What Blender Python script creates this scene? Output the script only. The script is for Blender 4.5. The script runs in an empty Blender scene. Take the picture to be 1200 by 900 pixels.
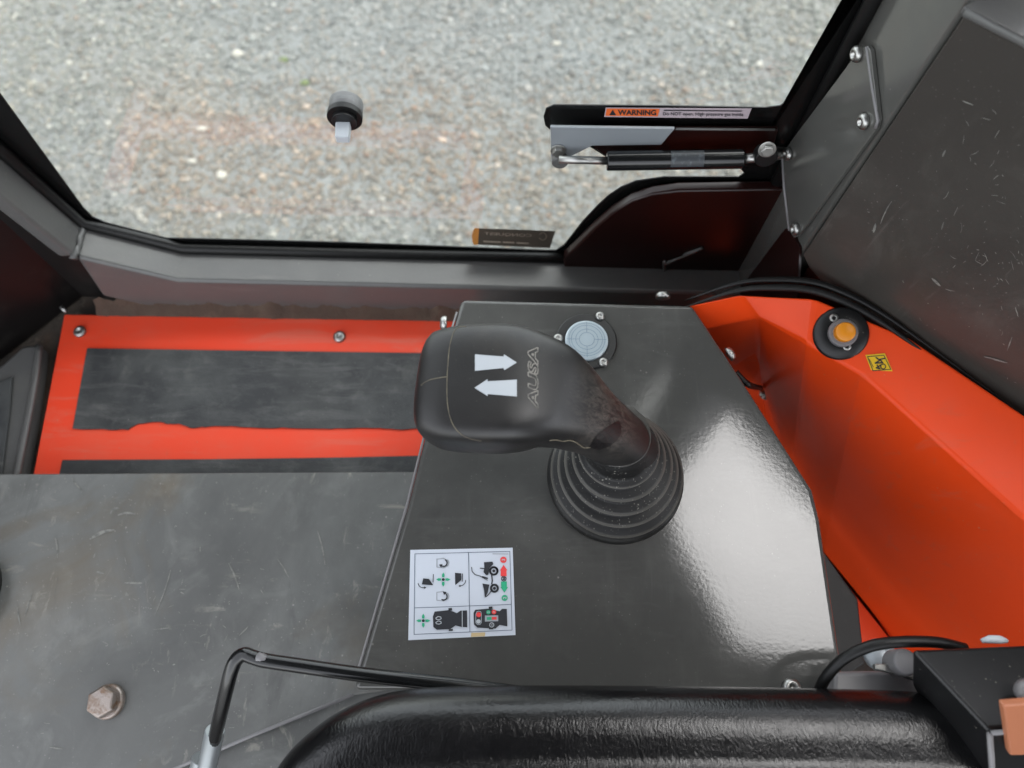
import bpy, bmesh, math, random
import numpy as np
from mathutils import Vector, Matrix
from mathutils.bvhtree import BVHTree
random.seed(7); rng = np.random.default_rng(7)
R = math.radians
sc = bpy.context.scene
COL = sc.collection

# ------------------------------------------------------------------ camera
# metres; console top is z = 0, X to the right, Y out through the side window
CAM = Vector((0, 0, 0.55)); F = 901.0
ROT = Matrix.Rotation(R(22), 3, 'X') @ Matrix.Rotation(R(1.0), 3, 'Z')
cd = bpy.data.cameras.new('camera'); cam = bpy.data.objects.new('camera', cd); COL.objects.link(cam)
cam.matrix_world = Matrix.Translation(CAM) @ ROT.to_4x4()
cd.sensor_width = 36; cd.lens = 36 * F / 1200
cd.clip_start = 0.01; cd.clip_end = 200
cd.dof.use_dof = True; cd.dof.focus_distance = 0.53; cd.dof.aperture_fstop = 6.0
sc.camera = cam

# ------------------------------------------------------------------ sky, sun, exposure
SUN_EL, SUN_AZ = 66, 55            # azimuth from +Y towards +X
w = bpy.data.worlds.new('World'); sc.world = w; w.use_nodes = True
nt = w.node_tree; nt.nodes.clear()
sky = nt.nodes.new('ShaderNodeTexSky'); sky.sky_type = 'NISHITA'; sky.sun_disc = False
sky.sun_elevation = R(SUN_EL); sky.sun_rotation = R(SUN_AZ); sky.dust_density = 1.2; sky.air_density = 1.0; sky.ozone_density = 1
hs = nt.nodes.new('ShaderNodeHueSaturation'); hs.inputs['Saturation'].default_value = 0.18
bg = nt.nodes.new('ShaderNodeBackground'); bg.inputs['Strength'].default_value = 0.15
wo = nt.nodes.new('ShaderNodeOutputWorld')
nt.links.new(sky.outputs[0], hs.inputs['Color']); nt.links.new(hs.outputs[0], bg.inputs[0]); nt.links.new(bg.outputs[0], wo.inputs[0])
sl = bpy.data.lights.new('sun', 'SUN'); sl.energy = 0.55; sl.angle = R(52); sl.color = (1, .97, .93)
so = bpy.data.objects.new('sun', sl); COL.objects.link(so)
sd = Vector((math.cos(R(SUN_EL)) * math.sin(R(SUN_AZ)), math.cos(R(SUN_EL)) * math.cos(R(SUN_AZ)), math.sin(R(SUN_EL))))
so.rotation_euler = sd.to_track_quat('Z', 'Y').to_euler()
sc.view_settings.view_transform = 'Standard'; sc.view_settings.look = 'None'
sc.view_settings.exposure = 2.35; sc.view_settings.gamma = 1
sc.render.engine = 'CYCLES'
sc.cycles.max_bounces = 10; sc.cycles.transparent_max_bounces = 12

# ------------------------------------------------------------------ measuring helpers
def ray(x, y):
    return (ROT @ Vector(((x - 600) / F, (450 - y) / F, -1)))
def oz(x, y, z=0.0):
    d = ray(x, y); return CAM + d * ((z - CAM.z) / d.z)
def oy(x, y, Y):
    d = ray(x, y); return CAM + d * (Y / d.y)
def op(x, y, p, n):
    d = ray(x, y); return CAM + d * ((p - CAM).dot(n) / d.dot(n))

# ------------------------------------------------------------------ materials
def M(name, col, rough=.5, metal=0.0, layers=(), bump=None, rvar=None, coat=0, spec=.5, bump2=None, attr=None, stretch=None, specks=(), streaks=(), coat_rough=.08):
    m = bpy.data.materials.new(name); m.use_nodes = True
    t = m.node_tree; b = t.nodes['Principled BSDF']
    tc = t.nodes.new('ShaderNodeTexCoord'); mp = t.nodes.new('ShaderNodeMapping')
    t.links.new(tc.outputs['Object'], mp.inputs[0])
    if stretch: mp.inputs['Scale'].default_value = stretch
    def noise(scale, detail=5, rough_=.6, dist=0):
        n = t.nodes.new('ShaderNodeTexNoise'); n.inputs['Scale'].default_value = scale
        n.inputs['Detail'].default_value = detail; n.inputs['Roughness'].default_value = rough_
        n.inputs['Distortion'].default_value = dist
        t.links.new(mp.outputs[0], n.inputs['Vector']); return n.outputs['Fac']
    def ramp(fac, lo, hi):
        r = t.nodes.new('ShaderNodeMapRange'); r.inputs['From Min'].default_value = lo; r.inputs['From Max'].default_value = hi
        t.links.new(fac, r.inputs['Value']); return r.outputs['Result']
    cur = None
    if attr:
        a = t.nodes.new('ShaderNodeAttribute'); a.attribute_name = attr; cur = a.outputs['Color']
    else:
        rgb = t.nodes.new('ShaderNodeRGB'); rgb.outputs[0].default_value = (*col, 1); cur = rgb.outputs[0]
    rcur = None
    for L in layers:       # (colour, scale, lo, hi, amount[, distortion[, roughness add]])
        f = ramp(noise(L[1], 6, .62, L[5] if len(L) > 5 else 0), L[2], L[3])
        mu = t.nodes.new('ShaderNodeMath'); mu.operation = 'MULTIPLY'; mu.inputs[1].default_value = L[4]; t.links.new(f, mu.inputs[0])
        mx = t.nodes.new('ShaderNodeMixRGB'); t.links.new(mu.outputs[0], mx.inputs[0]); t.links.new(cur, mx.inputs[1]); mx.inputs[2].default_value = (*L[0], 1)
        cur = mx.outputs[0]
        if len(L) > 6:
            m2 = t.nodes.new('ShaderNodeMath'); m2.operation = 'MULTIPLY_ADD'; m2.inputs[1].default_value = L[6]
            t.links.new(mu.outputs[0], m2.inputs[0])
            if rcur is None: m2.inputs[2].default_value = rough
            else: t.links.new(rcur, m2.inputs[2])
            rcur = m2.outputs[0]
    for (col_, sv, lo, hi, amt, rotz) in streaks:      # long thin rub marks
        m2 = t.nodes.new('ShaderNodeMapping'); m2.inputs['Scale'].default_value = sv; m2.inputs['Rotation'].default_value = (0, 0, R(rotz)); t.links.new(tc.outputs['Object'], m2.inputs[0])
        n = t.nodes.new('ShaderNodeTexNoise'); n.inputs['Scale'].default_value = 1; n.inputs['Detail'].default_value = 6; n.inputs['Roughness'].default_value = .7; n.inputs['Distortion'].default_value = .6
        t.links.new(m2.outputs[0], n.inputs['Vector']); f = ramp(n.outputs['Fac'], lo, hi)
        g = ramp(noise(11, 3, .5), .42, .6); mm = t.nodes.new('ShaderNodeMath'); mm.operation = 'MULTIPLY'; t.links.new(f, mm.inputs[0]); t.links.new(g, mm.inputs[1])
        mu = t.nodes.new('ShaderNodeMath'); mu.operation = 'MULTIPLY'; mu.inputs[1].default_value = amt; t.links.new(mm.outputs[0], mu.inputs[0])
        mx = t.nodes.new('ShaderNodeMixRGB'); t.links.new(mu.outputs[0], mx.inputs[0]); t.links.new(cur, mx.inputs[1]); mx.inputs[2].default_value = (*col_, 1); cur = mx.outputs[0]
    for (col_, scl, size, keep, amt) in specks:        # scattered grains of dust
        vo = t.nodes.new('ShaderNodeTexVoronoi'); vo.inputs['Scale'].default_value = scl; t.links.new(tc.outputs['Object'], vo.inputs['Vector'])
        d_ = ramp(vo.outputs['Distance'], size, size * .5)
        sp_ = t.nodes.new('ShaderNodeSeparateColor'); t.links.new(vo.outputs['Color'], sp_.inputs[0])
        kf = ramp(sp_.outputs[0], keep, min(1, keep + .08)); dn_ = ramp(noise(13, 4, .6), .40, .62)
        m1 = t.nodes.new('ShaderNodeMath'); m1.operation = 'MULTIPLY'; t.links.new(d_, m1.inputs[0]); t.links.new(kf, m1.inputs[1])
        m3 = t.nodes.new('ShaderNodeMath'); m3.operation = 'MULTIPLY'; t.links.new(m1.outputs[0], m3.inputs[0]); t.links.new(dn_, m3.inputs[1])
        mu = t.nodes.new('ShaderNodeMath'); mu.operation = 'MULTIPLY'; mu.inputs[1].default_value = amt; t.links.new(m3.outputs[0], mu.inputs[0])
        mx = t.nodes.new('ShaderNodeMixRGB'); t.links.new(mu.outputs[0], mx.inputs[0]); t.links.new(cur, mx.inputs[1]); mx.inputs[2].default_value = (*col_, 1); cur = mx.outputs[0]
    t.links.new(cur, b.inputs['Base Color'])
    b.inputs['Roughness'].default_value = rough; b.inputs['Metallic'].default_value = metal
    b.inputs['Specular IOR Level'].default_value = spec; b.inputs['Coat Weight'].default_value = coat; b.inputs['Coat Roughness'].default_value = coat_rough
    if rvar:               # (scale, amplitude)
        f = ramp(noise(rvar[0], 6, .65), .3, .7)
        m2 = t.nodes.new('ShaderNodeMath'); m2.operation = 'MULTIPLY_ADD'; m2.inputs[1].default_value = rvar[1]
        t.links.new(f, m2.inputs[0])
        if rcur is None: m2.inputs[2].default_value = rough
        else: t.links.new(rcur, m2.inputs[2])
        rcur = m2.outputs[0]
    if rcur is not None: t.links.new(rcur, b.inputs['Roughness'])
    nrm = None
    for bp in (bump, bump2):
        if bp:
            bn = t.nodes.new('ShaderNodeBump'); bn.inputs['Strength'].default_value = bp[1]; bn.inputs['Distance'].default_value = bp[2] if len(bp) > 2 else .001
            t.links.new(noise(bp[0], 4, .55), bn.inputs['Height'])
            if nrm: t.links.new(nrm, bn.inputs['Normal'])
            nrm = bn.outputs[0]
    if nrm: t.links.new(nrm, b.inputs['Normal'])
    return m

DUST = (.30, .28, .24)
mat = {}
mat['console'] = M('console_paint', (.060, .060, .057), .07, spec=.46, specks=[((.26, .25, .23), 230, .20, .955, .7), ((.22, .215, .20), 560, .30, .90, .5)], streaks=[((.11, .11, .105), (14, 60, 30), .52, .72, .5, 20), ((.10, .10, .095), (90, 9, 30), .56, .72, .5, -12)], layers=[((.105, .104, .098), 7, .42, .68, .6), ((.055, .055, .054), 5, .5, .68, .5), (DUST, 260, .70, .78, .5, 0, .3), ((.035, .035, .035), 30, .55, .75, .35)], bump=(330, .09, .0004), bump2=(60, .03, .001), rvar=(12, .05))
mat['frame'] = M('frame_paint', (.090, .090, .088), .30, specks=[((.26, .25, .23), 230, .20, .955, .7), ((.22, .215, .20), 560, .30, .90, .5)], streaks=[((.17, .16, .15), (12, 60, 60), .55, .75, .5, 5)], layers=[((.15, .145, .13), 14, .5, .8, .4), (DUST, 300, .70, .8, .4, 0, .3)], bump=(380, .2, .0004), rvar=(16, .12))
mat['glossframe'] = M('glossy_post_paint', (.075, .075, .070), .10, spec=.8, layers=[((.12, .115, .10), 14, .5, .8, .4)], specks=[((.26, .25, .23), 230, .20, .955, .7)], bump=(45, .04, .001), rvar=(16, .08))
mat['panel'] = M('panel_paint', (.042, .038, .034), .27, specks=[((.26, .25, .23), 230, .20, .955, .7), ((.22, .215, .20), 560, .30, .90, .5)], streaks=[((.10, .095, .085), (9, 40, 16), .50, .75, .5, 35), ((.13, .12, .11), (120, 20, 14), .60, .72, .5, 60)], layers=[((.08, .075, .065), 6, .4, .75, .5), (DUST, 220, .71, .80, .35, 0, .3)], bump=(420, .15, .0004), rvar=(10, .15))
mat['orange'] = M('orange_paint', (.80, .060, .006), .36, spec=.3, specks=[((.55, .25, .16), 260, .25, .9, .5)], streaks=[((.50, .13, .08), (20, 70, 40), .56, .76, .5, 50)], layers=[((.55, .09, .04), 10, .5, .8, .25), ((.45, .20, .13), 60, .66, .8, .25, 0, .2)], bump=(300, .12, .0004), rvar=(14, .12))
mat['redpanel'] = M('red_panel_paint', (.80, .060, .022), .40, spec=.3, specks=[((.4, .2, .14), 260, .25, .9, .5)], streaks=[((.62, .16, .11), (10, 60, 40), .5, .72, .6, 4)], layers=[((.70, .12, .07), 12, .42, .75, .5), ((.40, .15, .09), 45, .64, .78, .45, .4, .2)], bump=(300, .12, .0004), rvar=(14, .15))
mat['mat'] = M('grip_mat', (.028, .030, .032), .62, specks=[((.26, .25, .23), 230, .20, .955, .7), ((.22, .215, .20), 560, .30, .90, .5)], streaks=[((.13, .13, .125), (14, 80, 40), .5, .75, .6, 3)], layers=[((.12, .125, .12), 14, .42, .78, .65), ((.2, .2, .18), 45, .55, .85, .4, .5), ((.016, .016, .016), 6, .5, .7, .5)], bump=(700, .6, .0008))
mat['plate'] = M('floor_plate_paint', (.092, .093, .089), .36, layers=[((.160, .164, .158), 6, .42, .66, .8, .6, .05), ((.215, .218, .208), 15, .54, .74, .6, .9, .1), ((.105, .078, .045), 7, .54, .70, .6, .5), ((.055, .056, .055), 4.5, .5, .68, .7, .4)], bump=(260, .25, .0006), rvar=(9, .15), specks=[((.36, .35, .32), 220, .22, .94, .8), ((.32, .31, .285), 520, .30, .88, .6)], streaks=[((.27, .26, .225), (70, 22, 40), .60, .70, .8, 25), ((.24, .23, .20), (24, 75, 40), .60, .70, .8, -15), ((.045, .045, .045), (40, 8, 30), .58, .72, .5, 10)])
mat['rubber'] = M('black_rubber', (.007, .007, .007), .5, spec=.35, layers=[((.05, .047, .042), 40, .58, .85, .5)], bump=(500, .35, .0005))
mat['bootrubber'] = M('boot_rubber', (.0065, .0065, .0065), .48, spec=.4, layers=[((.05, .047, .042), 40, .55, .85, .4)], specks=[((.26, .25, .22), 420, .30, .80, .8), ((.3, .29, .26), 800, .34, .80, .7)], bump=(500, .3, .0005))
def dusty_ridges(m):
    t = m.node_tree; b = t.nodes['Principled BSDF']; src = b.inputs['Base Color'].links[0].from_socket
    g = t.nodes.new('ShaderNodeNewGeometry'); r = t.nodes.new('ShaderNodeMapRange'); r.inputs['From Min'].default_value = .53; r.inputs['From Max'].default_value = .60; r.inputs['To Max'].default_value = .75
    mx = t.nodes.new('ShaderNodeMixRGB'); mx.inputs[2].default_value = (.20, .19, .17, 1)
    t.links.new(g.outputs['Pointiness'], r.inputs['Value']); t.links.new(r.outputs[0], mx.inputs[0]); t.links.new(src, mx.inputs[1]); t.links.new(mx.outputs[0], b.inputs['Base Color'])
dusty_ridges(mat['bootrubber'])
mat['seal'] = M('seal_rubber', (.004, .004, .004), .45, spec=.35)
mat['grip'] = M('grip_plastic', (.0115, .0110, .0110), .34, specks=[((.16, .15, .13), 700, .28, .93, .5)], layers=[((.075, .062, .05), 24, .55, .85, .35), (DUST, 420, .74, .82, .35)], bump=(600, .18, .0003), rvar=(20, .14))
mat['vinyl'] = M('armrest_vinyl', (.0035, .0035, .004), .17, spec=.55, layers=[((.02, .02, .02), 30, .6, .85, .3)], bump=(120, .22, .0010), bump2=(520, .45, .0006), rvar=(25, .12), stretch=(1.7, .8, .8))
mat['blackplastic'] = M('black_plastic', (.0075, .0075, .008), .36, spec=.4, specks=[((.30, .28, .24), 420, .28, .90, .5)], layers=[((.07, .068, .062), 30, .58, .85, .35), (DUST, 380, .73, .82, .3)], bump=(500, .12, .0003))
mat['darkpanel'] = M('dark_wall', (.006, .005, .005), .4, layers=[((.05, .045, .04), 22, .55, .85, .5)], bump=(300, .2, .0005))
mat['floor'] = M('cab_floor_dirt', (.03, .026, .022), .7, layers=[((.14, .11, .08), 20, .45, .75, .7), ((.10, .05, .03), 35, .5, .8, .5), ((.3, .26, .2), 90, .6, .8, .5)], bump=(150, .6, .002))
mat['steel'] = M('zinc_steel', (.40, .40, .385), .38, 1, layers=[((.25, .23, .2), 200, .5, .8, .5)], bump=(300, .2, .0004))
mat['greysteel'] = M('grey_zinc_plate', (.30, .33, .355), .42, .35, layers=[((.3, .32, .33), 20, .45, .75, .5)], bump=(300, .1, .0003))
mat['rust'] = M('rusty_bolt_steel', (.30, .26, .235), .42, .75, layers=[((.17, .085, .035), 110, .48, .68, .85, .5, .3), ((.55, .5, .46), 70, .6, .8, .5)], bump=(350, .6, .0008))
mat['pale'] = M('level_vial', (.36, .43, .47), .12, coat=.8)
mat['levelline'] = M('level_ring_print', (.10, .16, .22), .4)
mat['white'] = M('white_print', (.42, .45, .48), .45, layers=[((.5, .5, .48), 120, .62, .8, .4)])
mat['card'] = M('sticker_card', (.54, .58, .65), .38, layers=[((.5, .52, .55), 60, .55, .85, .35)], bump=(200, .05, .0003))
mat['ink'] = M('black_print', (.018, .02, .026), .45)
mat['inkline'] = M('line_print', (.10, .13, .18), .45)
mat['green'] = M('green_print', (.02, .36, .19), .45)
mat['red'] = M('red_print', (.72, .05, .05), .45)
mat['greyprint'] = M('grey_print', (.33, .36, .40), .45)
mat['tan'] = M('tan_stain', (.52, .40, .22), .6)
mat['yellowcap'] = M('amber_button_plastic', (.62, .215, .004), .36, layers=[((.6, .22, .01), 60, .55, .8, .3)], bump=(300, .1, .0003))
mat['yellow'] = M('yellow_print', (.74, .47, .01), .45)
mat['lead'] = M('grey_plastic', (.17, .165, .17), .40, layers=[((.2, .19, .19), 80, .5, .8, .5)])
mat['salmon'] = M('salmon_plastic', (.38, .14, .07), .38)
mat['warnorange'] = M('orange_print', (.72, .14, .03), .45)
mat['warnpink'] = M('pale_label', (.44, .37, .40), .45)
mat['bronze'] = M('brown_sticker', (.075, .062, .048), .4)
mat['bronzetext'] = M('pale_sticker_text', (.30, .25, .2), .4)
mat['amberprint'] = M('amber_print', (.55, .23, .05), .4)
mat['seamline'] = M('worn_seam', (.13, .115, .08), .7, layers=[((.06, .05, .04), 160, .45, .6, .8)])
def worn_neck(m, P, rad):
    t = m.node_tree; b = t.nodes['Principled BSDF']; src = b.inputs['Base Color'].links[0].from_socket
    tc = t.nodes.new('ShaderNodeTexCoord'); d = t.nodes.new('ShaderNodeVectorMath'); d.operation = 'DISTANCE'; d.inputs[1].default_value = P; t.links.new(tc.outputs['Object'], d.inputs[0])
    r = t.nodes.new('ShaderNodeMapRange'); r.inputs['From Min'].default_value = rad; r.inputs['From Max'].default_value = rad * .35; t.links.new(d.outputs['Value'], r.inputs['Value'])
    mp_ = t.nodes.new('ShaderNodeMapping'); mp_.inputs['Scale'].default_value = (70, 260, 160); mp_.inputs['Rotation'].default_value = (.3, .2, .5); t.links.new(tc.outputs['Object'], mp_.inputs[0])
    n = t.nodes.new('ShaderNodeTexNoise'); n.inputs['Scale'].default_value = 1; n.inputs['Detail'].default_value = 7; n.inputs['Roughness'].default_value = .75; n.inputs['Distortion'].default_value = 1.2; t.links.new(mp_.outputs[0], n.inputs['Vector'])
    r2 = t.nodes.new('ShaderNodeMapRange'); r2.inputs['From Min'].default_value = .42; r2.inputs['From Max'].default_value = .72; t.links.new(n.outputs['Fac'], r2.inputs['Value'])
    mu = t.nodes.new('ShaderNodeMath'); mu.operation = 'MULTIPLY'; t.links.new(r.outputs[0], mu.inputs[0]); t.links.new(r2.outputs[0], mu.inputs[1])
    mx = t.nodes.new('ShaderNodeMixRGB'); mx.inputs[2].default_value = (.095, .084, .072, 1); t.links.new(mu.outputs[0], mx.inputs[0]); t.links.new(src, mx.inputs[1]); t.links.new(mx.outputs[0], b.inputs['Base Color'])
worn_neck(mat['grip'], oz(712, 478, .10), .042)
mat['thumb'] = M('thumb_recess_dark', (.005, .004, .0045), .4)
mat['letterline'] = M('worn_letter_edge', (.24, .225, .20), .6, layers=[((.05, .05, .045), 200, .45, .6, .6)])
mat['capgrey'] = M('cap_rubber', (.075, .075, .078), .45)
mat['sleeve'] = M('dull_sleeve_steel', (.24, .26, .27), .35, .5, bump=(300, .2, .0004))
mat['dirt'] = M('packed_dirt', (.075, .048, .034), .9, layers=[((.16, .12, .085), 60, .5, .75, .7), ((.03, .02, .015), 30, .5, .7, .6)], bump=(400, .8, .002))
mat['scratch'] = M('scratch_mark', (.21, .21, .19), .5, layers=[((.09, .09, .085), 200, .4, .6, .8)])
mat['strut'] = M('strut_black', (.006, .0065, .007), .2)
mat['strutlabel'] = M('strut_label', (.035, .04, .046), .4, layers=[((.10, .12, .13), 300, .52, .7, .7)])
mat['maroon'] = M('maroon_paint_and_reflection', (.013, .0035, .003), .28, spec=.4, bump=(300, .1, .0003))  # dark red paint on the hinge plate; elsewhere orange reflection as colour
mat['frit'] = M('black_glass_border', (.004, .004, .004), .25)
mat['gravel'] = M('gravel_stone', (.3, .3, .3), .8, attr='stone_col', layers=[((.12, .12, .11), 160, .55, .8, .3)], bump=(260, .5, .002))
mat['ground'] = M('gravel_fines', (.19, .195, .185), .95, layers=[((.13, .135, .13), 3.2, .4, .65, .6), ((.25, .24, .21), 2.2, .5, .7, .5), ((.22, .23, .23), 110, .45, .6, .6), ((.09, .09, .085), 70, .55, .7, .6), ((.34, .33, .31), 90, .66, .72, .8), ((.21, .19, .16), 1.3, .5, .7, .5)], bump=(110, 1, .01), bump2=(35, .6, .012))
mat['pebble'] = M('pale_pebble', (.36, .34, .29), .7, layers=[((.27, .24, .18), 60, .5, .8, .5)], bump=(100, .3, .002))
mat['moss'] = M('moss', (.10, .13, .04), .9, bump=(200, .6, .004))

def glass_mat():
    m = bpy.data.materials.new('window_glass'); m.use_nodes = True; t = m.node_tree; t.nodes.clear()
    o = t.nodes.new('ShaderNodeOutputMaterial'); mx = t.nodes.new('ShaderNodeMixShader'); lw = t.nodes.new('ShaderNodeLayerWeight'); lw.inputs[0].default_value = .5
    pw = t.nodes.new('ShaderNodeMath'); pw.operation = 'POWER'; pw.inputs[1].default_value = 5; t.links.new(lw.outputs['Facing'], pw.inputs[0])
    fr = t.nodes.new('ShaderNodeMath'); fr.operation = 'MULTIPLY_ADD'; fr.inputs[1].default_value = .955; fr.inputs[2].default_value = .045; t.links.new(pw.outputs[0], fr.inputs[0])
    tr = t.nodes.new('ShaderNodeBsdfTransparent'); tr.inputs[0].default_value = (.965, .985, .972, 1)
    gl = t.nodes.new('ShaderNodeBsdfGlossy'); gl.inputs['Roughness'].default_value = .012
    df = t.nodes.new('ShaderNodeBsdfDiffuse'); df.inputs[0].default_value = (.7, .7, .68, 1)      # thin film of dust on the pane
    m2 = t.nodes.new('ShaderNodeMixShader')
    tc = t.nodes.new('ShaderNodeTexCoord'); n = t.nodes.new('ShaderNodeTexNoise'); n.inputs['Scale'].default_value = 6; n.inputs['Detail'].default_value = 6
    r = t.nodes.new('ShaderNodeMapRange'); r.inputs['To Min'].default_value = .02; r.inputs['To Max'].default_value = .075
    t.links.new(tc.outputs['Object'], n.inputs['Vector']); t.links.new(n.outputs['Fac'], r.inputs['Value'])
    t.links.new(fr.outputs[0], mx.inputs[0]); t.links.new(tr.outputs[0], mx.inputs[1]); t.links.new(gl.outputs[0], mx.inputs[2])
    t.links.new(r.outputs[0], m2.inputs[0]); t.links.new(mx.outputs[0], m2.inputs[1]); t.links.new(df.outputs[0], m2.inputs[2])
    t.links.new(m2.outputs[0], o.inputs[0]); return m
mat['glass'] = glass_mat()

# ------------------------------------------------------------------ object helpers
def thing(name, label, cat, loc=(0, 0, 0), group=None):
    o = bpy.data.objects.new(name, None); COL.objects.link(o); o.location = loc; o.empty_display_size = .02
    o['label'] = label; o['category'] = cat
    if group: o['group'] = group
    return o
def root_loc(o):
    return Vector(o.location) if o.type == 'EMPTY' else Vector((0, 0, 0))
def obj(name, verts, faces, m, parent=None, smooth=False, bevel=0, seg=2, label=None, kind=None, angle=30):
    me = bpy.data.meshes.new(name); me.from_pydata([tuple(v) for v in verts], [], faces)
    bm = bmesh.new(); bm.from_mesh(me)
    bmesh.ops.recalc_face_normals(bm, faces=bm.faces)
    bm.to_mesh(me); bm.free()
    if m: me.materials.append(mat[m] if isinstance(m, str) else m)
    if smooth or bevel:
        for p in me.polygons: p.use_smooth = True
    o = bpy.data.objects.new(name, me); COL.objects.link(o)
    if bevel:
        md = o.modifiers.new('bevel', 'BEVEL'); md.width = bevel; md.segments = seg; md.limit_method = 'ANGLE'; md.angle_limit = R(angle); md.harden_normals = True
    if parent:
        o.parent = parent; o.matrix_parent_inverse = Matrix.Translation(-root_loc(parent))
    if label: o['label'] = label
    if kind: o['kind'] = kind
    return o
def tag(o, label, cat, group=None):
    o['label'] = label; o['category'] = cat
    if group: o['group'] = group
    return o
def prism(poly, vec):
    n = len(poly); vec = Vector(vec); v = [Vector(p) for p in poly]; v = v + [p + vec for p in v]
    f = [list(range(n)), list(range(2 * n - 1, n - 1, -1))] + [[i, (i + 1) % n, n + (i + 1) % n, n + i] for i in range(n)]
    return v, f
def frame(n, hint=(1, 0, 0)):
    n = Vector(n).normalized(); u = Vector(hint); u = (u - n * u.dot(n))
    if u.length < 1e-4: u = Vector((0, 1, 0)); u = u - n * u.dot(n)
    u.normalize(); return u, n.cross(u), n
def tube(pts, rad, seg=12, closed=False, cap=True):
    pts = [Vector(p) for p in pts]; n = len(pts); v = []; f = []
    rads = rad if isinstance(rad, (list, tuple)) else [rad] * n
    t0 = (pts[1] - pts[0]).normalized(); u, b, _ = frame(t0, (.13, .37, .92)); pu = u
    for i in range(n):
        a = pts[(i - 1) % n] if (closed or i > 0) else pts[i]; c = pts[(i + 1) % n] if (closed or i < n - 1) else pts[i]
        t = (c - a).normalized(); u = (pu - t * pu.dot(t)).normalized(); b = t.cross(u); pu = u
        for k in range(seg):
            an = 2 * math.pi * k / seg; v.append(pts[i] + (u * math.cos(an) + b * math.sin(an)) * rads[i])
    m = n if closed else n - 1
    for i in range(m):
        for k in range(seg):
            j = (i + 1) % n; f.append([i * seg + k, i * seg + (k + 1) % seg, j * seg + (k + 1) % seg, j * seg + k])
    if cap and not closed: f += [list(range(seg))[::-1], [(n - 1) * seg + k for k in range(seg)]]
    return v, f
def smoothpath(pts, n=6):
    pts = [Vector(p) for p in pts]; out = []
    P = [pts[0] * 2 - pts[1]] + pts + [pts[-1] * 2 - pts[-2]]
    for i in range(1, len(P) - 2):
        for k in range(n):
            t = k / n; a, b, c, d = P[i - 1], P[i], P[i + 1], P[i + 2]
            out.append(.5 * ((2 * b) + (c - a) * t + (2 * a - 5 * b + 4 * c - d) * t * t + (3 * b - a - 3 * c + d) * t ** 3))
    return out + [pts[-1]]
def lathe(profile, c, n, seg=32, hint=(1, 0, 0), nseg_shape=None):
    u, b, n = frame(n, hint); c = Vector(c); v = []; f = []
    for (r, h) in profile:
        for k in range(seg):
            an = 2 * math.pi * k / seg; v.append(c + n * h + (u * math.cos(an) + b * math.sin(an)) * r)
    for i in range(len(profile) - 1):
        for k in range(seg): f.append([i * seg + k, i * seg + (k + 1) % seg, (i + 1) * seg + (k + 1) % seg, (i + 1) * seg + k])
    f.append([(len(profile) - 1) * seg + k for k in range(seg)]); f.append(list(range(seg))[::-1])
    return v, f
def merge(*vf):
    V = []; Fc = []
    for v, f in vf:
        o = len(V); V += list(v); Fc += [[i + o for i in q] for q in f]
    return V, Fc
def screw(parent, c, n, r=.0045, h=.0025, name='screw', m='steel', hexh=False):
    """domed socket screw: rim, dome and a sunk recess"""
    n = Vector(n).normalized()
    if hexh:
        v, f = lathe([(r * 1.25, 0), (r * 1.25, h * .22), (r * 1.0, h * .24)], c, n, 20)
        a = obj(name, v, f, m, parent, bevel=.0003)
        v, f = lathe([(r * .95, h * .2), (r * .95, h * .9), (r * .8, h)], c, n, 6); obj('bolt_head', v, f, m, a, bevel=.0004)
        return a
    v, f = lathe([(r, 0), (r, h * .45), (r * .86, h * .8), (r * .62, h), (r * .42, h), (r * .40, h * .45), (.0002, h * .42)], c, n, 20)
    o = obj(name, v, f, m, parent, smooth=True)
    return o
def box8(p):     # 8 corners: bottom 4, top 4
    return p, [[0, 1, 2, 3], [7, 6, 5, 4], [0, 4, 5, 1], [1, 5, 6, 2], [2, 6, 7, 3], [3, 7, 4, 0]]
def textmesh(s, size=1.0, shear=0.0, offset=0.0):
    c = bpy.data.curves.new('txt', 'FONT'); c.body = s; c.size = size; c.shear = shear; c.offset = offset; c.resolution_u = 3
    o = bpy.data.objects.new('txt', c); COL.objects.link(o)
    dg = bpy.context.evaluated_depsgraph_get(); me = bpy.data.meshes.new_from_object(o.evaluated_get(dg))
    v = [tuple(x.co) for x in me.vertices]; f = [list(p.vertices) for p in me.polygons]
    bpy.data.objects.remove(o); bpy.data.curves.remove(c); bpy.data.meshes.remove(me)
    return v, f

# ================================================================== THE SETTING
GZ = -1.25
def plane_obj(name, x0, x1, y0, y1, z, m, kind='structure'):
    return obj(name, [(x0, y0, z), (x1, y0, z), (x1, y1, z), (x0, y1, z)], [[0, 1, 2, 3]], m, kind=kind)
plane_obj('ground', -40, 40, -40, 60, GZ, 'ground')

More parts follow.
